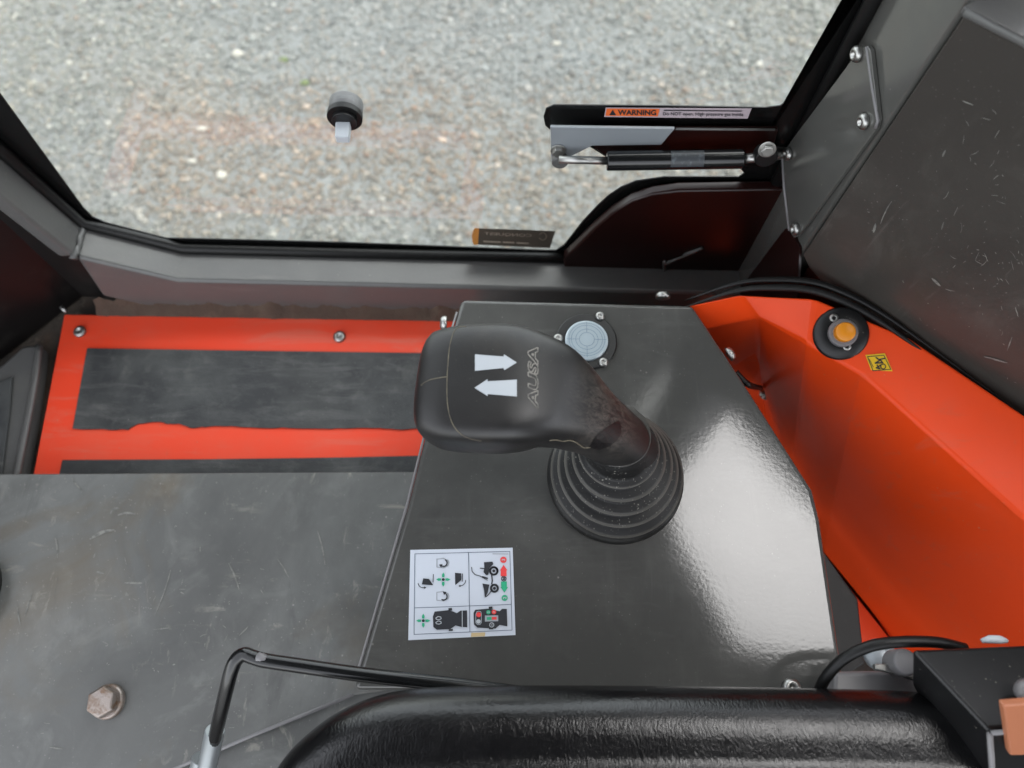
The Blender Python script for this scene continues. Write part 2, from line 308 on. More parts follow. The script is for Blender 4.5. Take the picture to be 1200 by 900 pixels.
# loose stones of the gravel, one joined mass
t_ = (1 + 5 ** .5) / 2
ICO = np.array([(-1, t_, 0), (1, t_, 0), (-1, -t_, 0), (1, -t_, 0), (0, -1, t_), (0, 1, t_), (0, -1, -t_), (0, 1, -t_), (t_, 0, -1), (t_, 0, 1), (-t_, 0, -1), (-t_, 0, 1)]) / math.sqrt(1 + t_ * t_)
ICF = np.array([(0, 11, 5), (0, 5, 1), (0, 1, 7), (0, 7, 10), (0, 10, 11), (1, 5, 9), (5, 11, 4), (11, 10, 2), (10, 7, 6), (7, 1, 8), (3, 9, 4), (3, 4, 2), (3, 2, 6), (3, 6, 8), (3, 8, 9), (4, 9, 5), (2, 4, 11), (6, 2, 10), (8, 6, 7), (9, 8, 1)])
BC = oz(340, 172, GZ)
def stones(n, x0, x1, y0, y1):
    c = np.stack([rng.uniform(x0, x1, n), rng.uniform(y0, y1, n), np.full(n, GZ)], 1)
    s = np.clip(rng.lognormal(math.log(.0044), .45, n), .0022, .014)
    sc3 = s[:, None] * np.stack([rng.uniform(.8, 1.35, n), rng.uniform(.7, 1.1, n), rng.uniform(.45, .8, n)], 1)
    ang = rng.uniform(0, 2 * np.pi, n); ca, sa = np.cos(ang), np.sin(ang)
    v = ICO[None] * (1 + rng.normal(0, .13, (n, 12, 1))) * sc3[:, None, :]
    tilt = rng.normal(0, .3, n); ct, st = np.cos(tilt), np.sin(tilt)
    y = v[..., 1] * ct[:, None] - v[..., 2] * st[:, None]; z = v[..., 1] * st[:, None] + v[..., 2] * ct[:, None]
    x = v[..., 0] * ca[:, None] - y * sa[:, None]; y2 = v[..., 0] * sa[:, None] + y * ca[:, None]
    v = np.stack([x, y2, z + sc3[:, 2:3] * .25], 2) + c[:, None, :]
    f = (ICF[None] + (np.arange(n) * 12)[:, None, None]).reshape(-1, 3)
    pal = np.array([(.25, .27, .265), (.19, .205, .205), (.32, .34, .33), (.36, .33, .28), (.42, .41, .385), (.60, .59, .56), (.24, .22, .19), (.32, .24, .19), (.14, .15, .15)])
    pr = np.array([.27, .13, .22, .13, .12, .022, .06, .03, .025]); pr /= pr.sum()
    ci = rng.choice(len(pal), n, p=pr); colr = pal[ci] * .53 * rng.uniform(.8, 1.25, (n, 1))
    # broad patches: greyer and browner drifts
    pt = np.sin(c[:, 0] * 2.1 + 1.3 * np.sin(c[:, 1] * 2.7)) * np.cos(c[:, 1] * 3.1 + .7)
    colr *= np.stack([1 + .05 * pt, 1 + .03 * pt, 1 - .05 * pt], 1)
    colr = colr * np.array([1.02, 1.0, .93])
    colr = colr * .9 + .1 * colr.mean(0) ; colr = colr * .7 + colr.mean(1, keepdims=True) * np.array([1.0, 1.0, .93]) * .3
    # brown drift across the middle
    wv = .05 * np.sin(c[:, 0] * 7 + 1) + .04 * np.sin(c[:, 0] * 17 + c[:, 1] * 9)
    br = np.exp(-((c[:, 1] + wv - BC.y) / .24) ** 4) / (1 + np.exp(-(c[:, 0] + 1.12 + wv) / .05)) / (1 + np.exp((c[:, 0] - .35 + wv * 3) / .16))
    br = np.clip(br + .25 * rng.normal(0, 1, n) * br, 0, 1)[:, None]
    colr = colr * (1 - br * .75) + colr * np.array([1.05, .80, .63]) * br * .8
    return v.reshape(-1, 3), f, colr
def fast_mesh(name, V, Fc, colr):
    me = bpy.data.meshes.new(name); nV, nF = len(V), len(Fc)
    me.vertices.add(nV); me.vertices.foreach_set('co', V.astype(np.float32).ravel())
    me.loops.add(nF * 3); me.loops.foreach_set('vertex_index', Fc.astype(np.int32).ravel())
    me.polygons.add(nF); me.polygons.foreach_set('loop_start', (np.arange(nF) * 3).astype(np.int32))
    me.polygons.foreach_set('use_smooth', np.ones(nF, bool))
    a = me.attributes.new('stone_col', 'FLOAT_COLOR', 'POINT')
    cc = np.ones((nV, 4), np.float32); cc[:, :3] = np.repeat(colr, 12, 0); a.data.foreach_set('color', cc.ravel())
    me.update(); me.validate(); return me
V, Fc, cc = stones(100000, -2.3, 2.2, .85, 2.75)
me = fast_mesh('gravel', V, Fc, cc); me.materials.append(mat['gravel'])
o = bpy.data.objects.new('gravel', me); COL.objects.link(o); o['kind'] = 'stuff'; o['label'] = 'loose grey gravel seen outside through the window'; o['category'] = 'gravel'

def pebble(x, y, r, label, m='pebble'):
    p = oz(x, y, GZ + r * .4); n = 10; v, f = [], []
    bm = bmesh.new(); bmesh.ops.create_icosphere(bm, subdivisions=2, radius=1)
    for q in bm.verts:
        k = 1 + .12 * math.sin(3 * q.co.x + x) + .1 * math.cos(4 * q.co.y + y) + random.uniform(-.05, .05)
        v.append(p + Vector((q.co.x * r * 1.2 * k, q.co.y * r * .95 * k, q.co.z * r * .6 * k)))
    f = [[q.index for q in fc.verts] for fc in bm.faces]; bm.free()
    tag(obj('pebble' if m == 'pebble' else 'moss_tuft', v, f, m, smooth=True), label, 'pebble' if m == 'pebble' else 'moss', 'pale pebbles on the gravel' if m == 'pebble' else 'moss tufts on the gravel')
pebble(279, 63, .016, 'oval white pebble on the gravel high up, left of the window latch')
pebble(260, 205, .014, 'cream pebble lying lowest on the gravel, nearest the bottom window rail')
pebble(237, 151, .012, 'white pebble level with the latch on the gravel')
pebble(652, 51, .010, 'bright pebble on the gravel above the warning strip')
pebble(225, 189, .010, 'small yellowish pebble on the gravel between the white pebbles')
pebble(332, 70, .011, 'small green moss tuft on the gravel, the upper one', 'moss')
pebble(357, 97, .011, 'small green moss tuft on the gravel, the lower one', 'moss')

# cab floor under everything
FZ = -.172
plane_obj('floor', -.75, .2, -.6, .41, FZ, 'floor')
plane_obj('floor', .2, .75, -.6, .41, -.25, 'floor')

# ================================================================== WINDOW
YG = .402                                 # inner face of the glass
win = thing('side_window', 'clear side window with broad black border above the dark sill rail', 'window', (-.1, YG, -.1))
def ext(a, b, z):                         # extend line a->b (in the window plane) to height z
    t = (z - a.z) / (b.z - a.z); return a + (b - a) * t
inner_px = [(0, 110), (98, 244), (108, 254), (122, 260), (180, 275), (196, 279), (240, 280), (400, 284), (640, 293), (652, 293), (661, 287), (683, 259), (700, 241), (713, 229), (728, 219), (745, 212), (780, 207), (866, 207), (872, 203), (868, 198), (735, 195), (712, 185), (693, 173), (668, 162), (646, 153), (639, 147), (637, 137), (640, 127), (649, 123), (780, 124), (898, 126), (914, 124), (926, 116), (936, 103), (1003, 0)]
inner = [oy(x, y, YG - .0012) for x, y in inner_px]
inner = [ext(inner[1], inner[0], .75)] + inner + [ext(inner[-2], inner[-1], .75)]
pl = [Vector((-.62, YG, .80)), Vector((-.62, YG, .2)), Vector((-.50, YG, -.13)), Vector((.245, YG, -.13)), Vector((.245, YG, .80))]
v, f = prism(pl, (0, .005, 0)); obj('glass_pane', v, f, 'glass', win)
outer = [Vector((p.x, YG - .0012, p.z)) for p in [Vector((-.615, 0, .79)), Vector((-.60, 0, .15)), Vector((-.44, 0, -.128)), Vector((.24, 0, -.128)), Vector((.24, 0, .79))]]
v, f = prism(inner + outer[::-1], (0, .0009, 0)); obj('black_border', v, f, 'frit', win)

# frame: bent square tube round the window, butted to the right-hand post
fr = thing('cab_frame', 'dark grey welded square tube frame running round the side window', 'frame', (-.1, .38, FZ))
YF = .362
path_px = [(0, 231), (88, 301), (208, 329), (790, 343)]
path = [oy(x, y, YF) for x, y in path_px]; path = [ext(path[1], path[0], .75)] + path
path[-1] = path[-1] + (path[-1] - path[-2]).normalized() * .1
zs = path[3].z
off = []
for i, p in enumerate(path):              # outer outline of the tube, 45 mm away in the window plane
    a = path[max(i - 1, 0)]; b = path[min(i + 1, len(path) - 1)]
    d1 = (p - a).normalized() if i else (b - p).normalized(); d2 = (b - p).normalized() if i < len(path) - 1 else d1
    n1 = Vector((d1.z, 0, -d1.x)); n2 = Vector((d2.z, 0, -d2.x)); n_ = (n1 + n2).normalized(); n_ = n_ / max(n_.dot(n1), .4)
    if n_.z > .2 or (i < 2 and n_.x > 0): n_ = -n_
    off.append(p + n_ * (.016 if i < 2 else .075))
off[2] = path[2] + Vector((-.012, 0, -.075))
fp_ = [off[0], off[1], path[2] + Vector((-.006, 0, 0)), path[2] + Vector((.05, 0, -.03)), Vector((path[2].x + .05, YF, FZ + .001)), Vector((-.78, YF, FZ + .001)), Vector((-.78, YF, off[0].z))]
v, f = prism([Vector((p.x, YF + .020, p.z)) for p in fp_], (0, .010, 0)); obj('corner_infill', v, f, 'darkpanel', fr, label='near-black infill sheet behind the post')
for nm, i0, i1 in (('window_post', 0, 2), ('sill_rail', 2, 4)):
    v, f = prism(path[i0:i1 + 1] + (off[i0:i1 + 1] if i0 else off[:2] + [path[2] + (off[1] - path[1])])[::-1], (0, .036, 0)); obj(nm, v, f, 'frame', fr, bevel=.004, seg=3)
# weld beads at the corner
wp = [path[2] + Vector((0, y, 0)) + (Vector((random.uniform(-1, 1), 0, random.uniform(-.5, 1))) * .0012) for y in np.linspace(-.002, .036, 12)]
v, f = tube(wp, [.0036 + random.uniform(-.001, .001) for _ in wp], 8); obj('weld_bead', v, f, 'frame', fr, smooth=True)
# rubber seal between tube and glass
sp = [p + Vector((0, .0395, 0)) for p in path]; sn = []
for p, q in zip(path, off): sn.append(Vector((p.x, YG - .006, p.z)) + (p - q).normalized() * .003)
v, f = tube(sn, .0055, 10); obj('rubber_seal', v, f, 'seal', win, smooth=True)

# corner gusset of the frame, right of the sill
gp = [(660, 343), (661, 303), (672, 293), (697, 268), (718, 250), (740, 236), (765, 228), (795, 224), (935, 222), (900, 300), (850, 343)]
v, f = prism([oy(x, y, .388) for x, y in gp], (0, .010, 0)); obj('corner_gusset', v, f, 'maroon', fr, bevel=.0025, seg=3, label='grey corner gusset coloured maroon for its orange reflection')  # orange reflected in the grey gusset is put into its colour
# welds where gusset, sill and post meet
for a, b in (((776, 345), (779, 306)), ((779, 309), (824, 290)), ((778, 340), (806, 334))):
    A, B = oy(*a, .3865), oy(*b, .3865); n = 9
    wp = [A.lerp(B, i / n) + Vector((random.uniform(-1, 1), random.uniform(-1, 1), random.uniform(-1, 1))) * .0007 for i in range(n + 1)]
    v, f = tube(wp, [.0018 + random.uniform(-.0006, .0006) for _ in wp], 8); obj('weld_bead', v, f, 'frame', fr, smooth=True)
# right-hand post: tube strip and wide inner face
PA, PB, PC = Vector((.2195, YG - .003, 0)), Vector((.2195, .371, 0)), Vector((.2285, .330, 0))
pts = [PA, PB, PC, Vector((.275, .335, 0)), Vector((.275, YG - .003, 0))]
v, f = prism([Vector((p.x, p.y, FZ + .002)) for p in pts], (0, 0, .92)); obj('rear_post', v, f, 'glossframe', fr, bevel=.0025, seg=3)
v, f = tube([Vector((.216, YG - .006, z)) for z in (-.1, .2, .7)], .0055, 10); obj('rubber_seal', v, f, 'seal', win, smooth=True)

# bolted mounting plate on the post's inner face
PN = (PC - PB).cross(Vector((0, 0, 1))).normalized()
if PN.x > 0: PN = -PN
def onpost(x, y, d=0.0): return op(x, y, PB + PN * d, PN)
mp = thing('mounting_plate', 'grey bolted bracket plate on the post beside the gas strut', 'bracket', onpost(970, 160))
cp = [(917, 186), (917, 178), (1008, 56), (1016, 53), (1020, 60), (1029, 140), (1026, 152), (936, 276), (930, 279), (925, 272)]
v, f = prism([onpost(x, y, .0035) for x, y in cp], -PN * .0033); obj('plate', v, f, 'glossframe', mp, bevel=.0008)
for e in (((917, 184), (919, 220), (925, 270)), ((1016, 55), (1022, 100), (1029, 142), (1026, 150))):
    v, f = tube([onpost(x, y, .0032) for x, y in e], .0011, 8); obj('worn_or_highlight_edge', v, f, 'lead', mp, smooth=True)
for (x, y) in ((1006, 63), (1014, 142), (925, 180), (934, 268)):
    screw(mp, onpost(x, y, .0036), PN, .0052, .004, 'bolt')

# diagonal rear corner wall
A = Vector((.2290, .3285, 0)); D = Vector((.793, -.609, 0)).normalized(); WN = Vector((D.y, -D.x, 0))
if WN.y > 0: WN = -WN
def onwall(x, y, d=0.0): return op(x, y, A + WN * d, WN)
wl = thing('corner_panel', 'large dark scratched metal panel filling the rear corner of the cab', 'panel', A + D * .2)
ZT = onwall(1122, 4).z
def W(s, z, d=0.0): return A + D * s + Vector((0, 0, z)) + WN * d
tip = onwall(936, 291); lowp = [onwall(x, y) for x, y in ((950, 310), (985, 350), (1060, 400))]
poly = [W(.001, ZT), W(.55, ZT), W(.55, -.02), W((lowp[2] - A).dot(D), -.02), W((lowp[2] - A).dot(D), lowp[2].z - .012)] + lowp[1::-1] + [W(.001, tip.z)]
v, f = prism([p + WN * .003 for p in poly], -WN * .0028); obj('front_sheet', v, f, 'panel', wl, bevel=.0008)
v, f = prism([W(.010, ZT - .003), W(.56, ZT - .003), W(.56, FZ), W(.010, FZ)], -WN * .02); obj('back_sheet', v, f, 'maroon', wl, label='lower sheet coloured maroon for its orange reflection')  # maroon carries the orange reflection in this recessed sheet
v, f = prism([W(-.002, ZT + .003, .004), W(.56, ZT + .003, .004), W(.56, ZT + .003, -.2), W(.05, ZT + .003, -.2)], (0, 0, -.005)); obj('top_ledge', v, f, 'frame', wl, bevel=.0015)
v, f = tube([W(.0, ZT + .001, .0045), W(.55, ZT + .001, .0045)], .0022, 8); obj('ledge_lip', v, f, 'frame', wl, smooth=True)

v, f = prism([onpost(x, y, .0022) for x, y in ((920, 268), (864, 342), (875, 352), (934, 352), (937, 290), (928, 272))], -PN * .002); obj('reflection_patch', v, f, 'maroon', wl, label='maroon triangle standing for the orange reflected in the corner')  # orange reflection laid on the post as a maroon patch
# front corner wall at the left and dirt-covered strip below
a, b = oz(78, 364, FZ), oz(0, 424, FZ); d = (b - a).normalized(); n = Vector((d.y, -d.x, 0)); n = n if n.x > 0 else -n
a0 = a - d * .03; b0 = b + d * .5
v, f = prism([a0 + Vector((0, 0, .002)), b0 + Vector((0, 0, .002)), b0 + Vector((0, 0, .5)), a0 + Vector((0, 0, .5))], -n * .02)
tag(obj('front_corner_wall', v, f, 'darkpanel', bevel=.001), 'near-black wall in the front corner left of the red panel', 'wall')

# unseen roof added for shade; open hatch shaped to give the console's bright reflection
def reflroof(x, y, z):
    p = oz(x, y, 0); d = ray(x, y); d = Vector((d.x, d.y, -d.z)); return p + d * (z / d.z)
RZ = .95
roof = thing('added_roof', 'dark unseen roof added for shade, with an open hatch shaped for the console reflection', 'roof', (0, 0, RZ))
from mathutils.geometry import tessellate_polygon
hp = [reflroof(x, y, RZ) for x, y in ((745, 482), (800, 417), (1150, 330), (1150, 800), (866, 757), (800, 640))]
ro = [Vector((-.50, -.62, RZ)), Vector((1.2, -.62, RZ)), Vector((1.2, .85, RZ)), Vector((-.50, .85, RZ))]
tris = tessellate_polygon([ro, hp]); al = ro + hp
rv = al + [p + Vector((0, 0, .03)) for p in al]; nr = len(al)
rf = [list(t) for t in tris] + [[i + nr for i in t][::-1] for t in tris] + [[i, (i + 1) % 4, nr + (i + 1) % 4, nr + i] for i in range(4)]
rf += [[4 + i, 4 + (i + 1) % 6, nr + 4 + (i + 1) % 6, nr + 4 + i] for i in range(6)]
obj('added_roof_sheet', rv, rf, 'panel', roof)

# ================================================================== ORANGE FAIRING
ZT_, ZR_, ZB_ = .020, .006, -.225
st = [((806, 358), (826, 385), (836, 430), -.004, -.030), ((866, 345), (889, 371), (888, 470), .012, -.008), ((955, 349), (948, 404), (925, 570), ZT_, .003), ((1066, 395), (1012, 440), (965, 650), ZT_, ZR_), ((1206, 489), (1200, 608), (1052, 757), ZT_, ZR_), ((1338, 583), (1370, 760), (1160, 900), ZT_, ZR_)]
v = []
for T, Rr, B, zt, zr in st:
    v += [oz(*T, zt), oz(*Rr, zr), oz(*B, ZB_)]; q = oz(*T, zt); v.append(Vector((q.x, q.y, ZB_)))
f = []
for i in range(len(st) - 1):
    for k in range(4): f.append([i * 4 + k, i * 4 + (k + 1) % 4, (i + 1) * 4 + (k + 1) % 4, (i + 1) * 4 + k])
f += [[3, 2, 1, 0], [20, 21, 22, 23]]
FBV = BVHTree.FromPolygons([tuple(x) for x in v], [tuple(q) for q in f])
fa = thing('wheel_arch_fairing', 'glossy orange angular fairing to the right of the grey console', 'fairing', (.3, .2, ZB_))
obj('fairing_shell', v, f, 'orange', fa, bevel=.003, seg=4, angle=10)
fl = [oz(x, y, ZB_ + .004) for x, y in ((955, 630), (966, 650), (1056, 758), (1085, 800), (1012, 770), (1002, 694))]
v, f = prism(fl, (0, 0, -.006)); obj('flange', v, f, 'orange', fa, bevel=.0015)
t2, t3, r2, r3 = oz(955, 349, ZT_), oz(1062, 399, ZT_), oz(948, 404, .003), oz(1012, 440, ZR_)
SN = (t3 - r2).cross(t2 - r3).normalized(); SN = SN if SN.z > 0 else -SN
SP = FBV.ray_cast(CAM, ray(985, 391).normalized())[0]
def onstrip(x, y, d=0.0): return op(x, y, SP + SN * (d + .0012), SN)
# bolts on the fairing's side face near the console
h_ = FBV.ray_cast(CAM, ray(900, 456).normalized()); FN = h_[1] if h_[1].dot(ray(900, 456)) < 0 else -h_[1]
screw(fa, h_[0] - FN * .002, FN, .0072, .012, 'bolt'); BOLT = h_[0]
# rubber edging along the top of the fairing
tp = smoothpath([oz(x, y, ZT_ + dz) for x, y, dz in ((800, 361, -.03), (862, 341, -.006), (905, 337, .0), (950, 340, .002), (990, 354, .002), (1030, 376, .002), (1080, 411, -.002), (1140, 455, -.006), (1210, 506, -.008), (1330, 594, -.008))], 5)
nt_ = len(tp)
v, f = tube(tp, [.0006 + .0024 * max(0, math.sin(math.pi * min(1, i / nt_ * 1.45))) for i in range(nt_)], 12); tag(obj('edge_trim', v, f, 'rubber', smooth=True), 'black rubber edging curving along the top of the orange fairing', 'rubber trim')
v, f = tube([p + Vector((.002, .0065, .001)) for p in tp], [.0006 + .0022 * max(0, math.sin(math.pi * min(1, i / nt_ * 1.45))) for i in range(nt_)], 10); tag(obj('edge_trim', v, f, 'seal', smooth=True), 'thin black outer rubber bead tucked behind the fairing edging', 'rubber trim')

# push button
pb = thing('push_button', 'round amber push button on a dark disc on the orange fairing', 'button', onstrip(985, 391))
v, f = lathe([(.0205, -.008), (.0205, .0012), (.0190, .0024), (.012, .0042), (.0110, .0042)], onstrip(985, 391), SN, 40); obj('base_disc', v, f, 'blackplastic', pb, smooth=True)
v, f = lathe([(.0108, .003), (.0108, .0085), (.0098, .0098), (.0085, .0098)], onstrip(986, 391), SN, 32); obj('collar', v, f, 'lead', pb, bevel=.0004)
v, f = lathe([(.0074, .006), (.0074, .0178), (.0070, .0188), (.0060, .0194), (.0002, .0196)], onstrip(986, 391), SN, 32); obj('button_cap', v, f, 'yellowcap', pb, bevel=.0003)
for x, y in ((977, 373), (992, 406)): screw(pb, onstrip(x, y, .0022), SN, .0036, .0024)
# yellow decal
yd = thing('warning_decal', 'tiny yellow warning decal on the orange fairing', 'decal', onstrip(1030, 426))
def decal(parent, name, px, m, pr, **k):
    v = [pr(x, y) for x, y in px]; return obj(name, v, [list(range(len(v)))], m, parent, **k)
decal(yd, 'decal_card', ((1014, 416), (1037, 414), (1046, 435), (1022, 437)), 'yellow', lambda x, y: onstrip(x, y, .0012))
def onyd(x, y): return onstrip(940 + x / 9, 350 + y / 9, .0016)
def pline(pts, w, pr, closed=False):
    """flat stroke through 2-D points"""
    V = []; Fc = []; n = len(pts)
    for i in range(n if closed else n - 1):
        a = Vector(pts[i]); b = Vector(pts[(i + 1) % n]); d = (b - a)
        if d.length < 1e-9: continue
        d.normalize(); p = Vector((-d.y, d.x)) * w / 2; e = d * w * .35
        o = len(V); V += [pr(*(a - e + p)), pr(*(b + e + p)), pr(*(b + e - p)), pr(*(a - e - p))]; Fc.append([o, o + 1, o + 2, o + 3])
    return V, Fc
def circ(c, r, n=20, a0=0, a1=360): return [(c[0] + r * math.cos(R(a0 + (a1 - a0) * i / (n if a1 - a0 == 360 else n - 1))), c[1] + r * math.sin(R(a0 + (a1 - a0) * i / (n if a1 - a0 == 360 else n - 1)))) for i in range(n)]
def filled(pts, pr): return [pr(*p) for p in pts], [list(range(len(pts)))]
v, f = merge(pline([(690, 612), (862, 597), (935, 745), (748, 760)], 8, onyd, True), pline([(780, 620), (820, 650), (770, 680), (850, 675), (820, 640), (870, 630)], 14, onyd),
             pline(circ((855, 715), 26, 16), 10, onyd, True), pline([(790, 700), (820, 740), (780, 730), (830, 700)], 12, onyd), pline([(710, 640), (750, 720)], 6, onyd))
obj('decal_symbol', v, f, 'ink', yd)

# ================================================================== CONSOLE
co_px = [(541, 350), (812, 357), (868, 441), (953, 574), (962, 610), (986, 775), (990, 812), (414, 808), (421, 783), (478, 590), (524, 405)]
top = [oz(x, y, 0) for x, y in co_px]
con = thing('control_console', 'dark grey painted steel console carrying the joystick', 'console', (.1, .15, FZ))
v, f = prism(top, (0, 0, -.158)); obj('console_body', v, f, 'console', con, bevel=.004, seg=4)
v, f = tube([oz(*q, -.0016) + Vector((-.0004, 0, 0)) for q in ((536, 366), (524, 405), (478, 590), (421, 783))], .0009, 8); obj('worn_or_highlight_edge', v, f, 'lead', con, smooth=True)  # pale tube put in for the bevel edge catching light
screw(con, oz(526, 379, -.008) + Vector((-.002, 0, 0)), (-1, -.05, .15), .006, .005, 'bolt')
screw(con, oz(777, 352, -.006) + Vector((0, .002, 0)), (0, 1, .2), .006, .005, 'bolt')
screw(con, oz(850, 416, -.006) + Vector((.002, 0, 0)), (.84, .5, .25), .0058, .005, 'bolt')
screw(con, oz(927, 806, .0005), (0, 0, 1), .0062, .004, 'bolt')
# wire, and a black block put in for the dark gap beside the console
wp = smoothpath([oz(862, 436, -.02), oz(872, 447, -.022), oz(880, 452, -.035), BOLT + Vector((-.010, -.002, .008))], 5)
v, f = tube(wp, .0026, 8); tag(obj('short_wire', v, f, 'seal', smooth=True), 'short black wire between console edge and orange fairing', 'wire')
v, f = prism([oz(x, y, -.09) for x, y in ((962, 640), (1006, 702), (1014, 778), (975, 800))], (0, 0, -.05)); tag(obj('dark_gap_block', v, f, 'rubber', bevel=.002), 'black block put in for the dark gap between the console and the orange fairing', 'stand-in block')

# bubble level
bl = thing('bubble_level', 'round pale bubble level in a black ring on the console', 'spirit level', oz(687, 400))
C = oz(687, 401, 0); k = (oz(723, 401) - C).length
v, f = lathe([(k, 0), (k, .0016), (k * .96, .0024), (k * .73, .0024), (k * .72, .0008), (k * .70, .0008)], C, (0, 0, 1), 48); obj('flange', v, f, 'blackplastic', bl, smooth=True, bevel=.0002)
v, f = lathe([(k * .70, .0004), (k * .70, .0040), (k * .66, .0048), (.0002, .0052)], C, (0, 0, 1), 48); obj('vial', v, f, 'pale', bl, bevel=.0003)
def onlv(a, b): return C + Vector((a * k, b * k, .0056))
rings = []
for r_ in (.24, .36, .50, .58): rings.append(pline(circ((0, 0), r_, 48), .012, onlv, True))
for a_ in range(4):
    x_, y_ = math.cos(R(90 * a_)), math.sin(R(90 * a_)); rings.append(pline([(x_ * .26, y_ * .26), (x_ * .63, y_ * .63)], .012, onlv))
v, f = merge(*rings); obj('level_rings', v, f, 'levelline', bl)
for x, y in ((703, 371), (654, 397), (707, 425)): screw(bl, oz(x, y, .0022), (0, 0, 1), .0037, .0028)

# joystick: bellows boot, grip, print
js = thing('joystick', 'black joystick with a rubber bellows boot on the console', 'joystick', oz(722, 556))
bc = oz(721, 558, 0); kb = (oz(801, 558) - bc).length
prof = [(kb, .0), (kb * 1.0, .003)]
lev = [(.985, .004), (.93, .0075), (.955, .0105), (.80, .0145), (.86, .0195), (.69, .0225), (.76, .0285), (.58, .032), (.65, .038), (.47, .042), (.56, .0475), (.47, .050), (.465, .060), (.44, .064)]
sv = []; seg = 64
P = [(kb, 0)] + [(a * kb, h) for a, h in lev]; pp = []
for i in range(len(P) - 1):
    for t in (0, .33, .66): 
        s_ = t * t * (3 - 2 * t); pp.append((P[i][0] + (P[i + 1][0] - P[i][0]) * s_, P[i][1] + (P[i + 1][1] - P[i][1]) * t))
pp.append(P[-1])
lean = oz(724, 515, .058) - bc; lean.z = 0
for r_, h in pp:
    for q in range(seg):
        an = 2 * math.pi * q / seg; sv.append(bc + lean * min(1.15, (h / .058) ** 2) + Vector((r_ * math.cos(an), r_ * math.sin(an), h)))
sf = [[i * seg + q, i * seg + (q + 1) % seg, (i + 1) * seg + (q + 1) % seg, (i + 1) * seg + q] for i in range(len(pp) - 1) for q in range(seg)]
sf += [list(range(seg))[::-1], [(len(pp) - 1) * seg + q for q in range(seg)]]
obj('boot', sv, sf, 'bootrubber', js, smooth=True)
# loft sections: pixel centre, height, half width, half thickness, squareness
sec = [((744, 532), .034, .0185, .0185, 2.0), ((734, 522), .050, .0195, .0190, 2.0), ((716, 509), .067, .0205, .0190, 2.2), ((697, 496), .082, .0218, .0195, 2.4), ((678, 484), .094, .0250, .0205, 2.8),
       ((658, 472), .104, .0295, .0215, 3.2), ((635, 462), .1115, .0342, .0220, 3.6), ((600, 456), .1165, .0378, .0220, 4.4), ((565, 455.5), .1175, .0378, .0218, 4.6), ((535, 455.5), .1172, .0368, .0212, 4.6),
       ((516, 455), .1165, .0350, .0200, 4.2), ((505, 455), .1158, .0325, .0182, 3.8), ((498, 455), .1152, .0285, .0150, 3.4), ((494, 455), .1148, .022, .0105, 3.0), ((492.5, 455), .1146, .012, .005, 2.6)]
cen = [oz(*p, z) for p, z, *_ in sec]; par = [s[2:] for s in sec]
# refine by Catmull-Rom
cs = smoothpath(cen, 4); pr_ = smoothpath([Vector(p) for p in par], 4)
gv = []; ns = 48
for i, (c, p) in enumerate(zip(cs, pr_)):
    t = (cs[min(i + 1, len(cs) - 1)] - cs[max(i - 1, 0)]).normalized()
    side = Vector((0, 0, 1)).cross(t).normalized(); up = t.cross(side).normalized()
    for q in range(ns):
        an = 2 * math.pi * q / ns; cx, sx = math.cos(an), math.sin(an); e = 2 / p[2]
        gv.append(c + side * (p[0] * math.copysign(abs(cx) ** e, cx)) + up * (p[1] * math.copysign(abs(sx) ** e, sx)))
gf = [[i * ns + q, i * ns + (q + 1) % ns, (i + 1) * ns + (q + 1) % ns, (i + 1) * ns + q] for i in range(len(cs) - 1) for q in range(ns)]
gf += [list(range(ns))[::-1], [(len(cs) - 1) * ns + q for q in range(ns)]]
grip = obj('grip', gv, gf, 'grip', js, smooth=True)
bvh = BVHTree.FromPolygons([tuple(x) for x in gv], [tuple(q) for q in gf])
def ong(x, y, d=.00025):
    h = bvh.ray_cast(CAM, ray(x, y).normalized())
    if h[0] is None: return None
    n = h[1] if h[1].dot(ray(x, y)) < 0 else -h[1]
    return h[0] + n * d
def conform(name, px, m, parent, cuts=3):
    bm = bmesh.new(); vs = [bm.verts.new((x, y, 0)) for x, y in px]; bm.faces.new(vs)
    bmesh.ops.triangulate(bm, faces=bm.faces[:])
    for _ in range(cuts): bmesh.ops.subdivide_edges(bm, edges=[e for e in bm.edges if e.calc_length() > 4], cuts=1)
    bmesh.ops.triangulate(bm, faces=bm.faces[:])
    vv = [ong(q.co.x, q.co.y) for q in bm.verts]; bm.verts.index_update()
    ff = [[q.index for q in fc.verts] for fc in bm.faces]; bm.free()
    return obj(name, vv, ff, m, parent)
Z5 = lambda x, y: (480 + x / 5, 360 + y / 5)
conform('arrow', [Z5(*p) for p in ((383, 277), (550, 290), (553, 277), (628, 325), (555, 370), (550, 357), (383, 374))], 'white', js)
conform('arrow', [Z5(*p) for p in ((380, 473), (457, 422), (457, 435), (628, 425), (628, 524), (457, 510), (457, 522))], 'white', js)
def strokes_on_grip(name, paths, r, m):
    parts = []
    for p in paths:
        q = [ong(x, y, r * .15) for x, y in p]; q = [a for a in q if a is not None]
        if len(q) > 1: parts.append(tube(q, r, 6))
    v, f = merge(*parts); return obj(name, v, f, m, js, smooth=True)
conform('thumb_recess_shade', [(690, 524), (697, 512), (706, 504), (716, 497), (725, 492.5), (728, 500), (727, 509), (723, 516), (714, 523), (702, 527)], 'thumb', js)  # flat dark oval standing for the shaded thumb recess
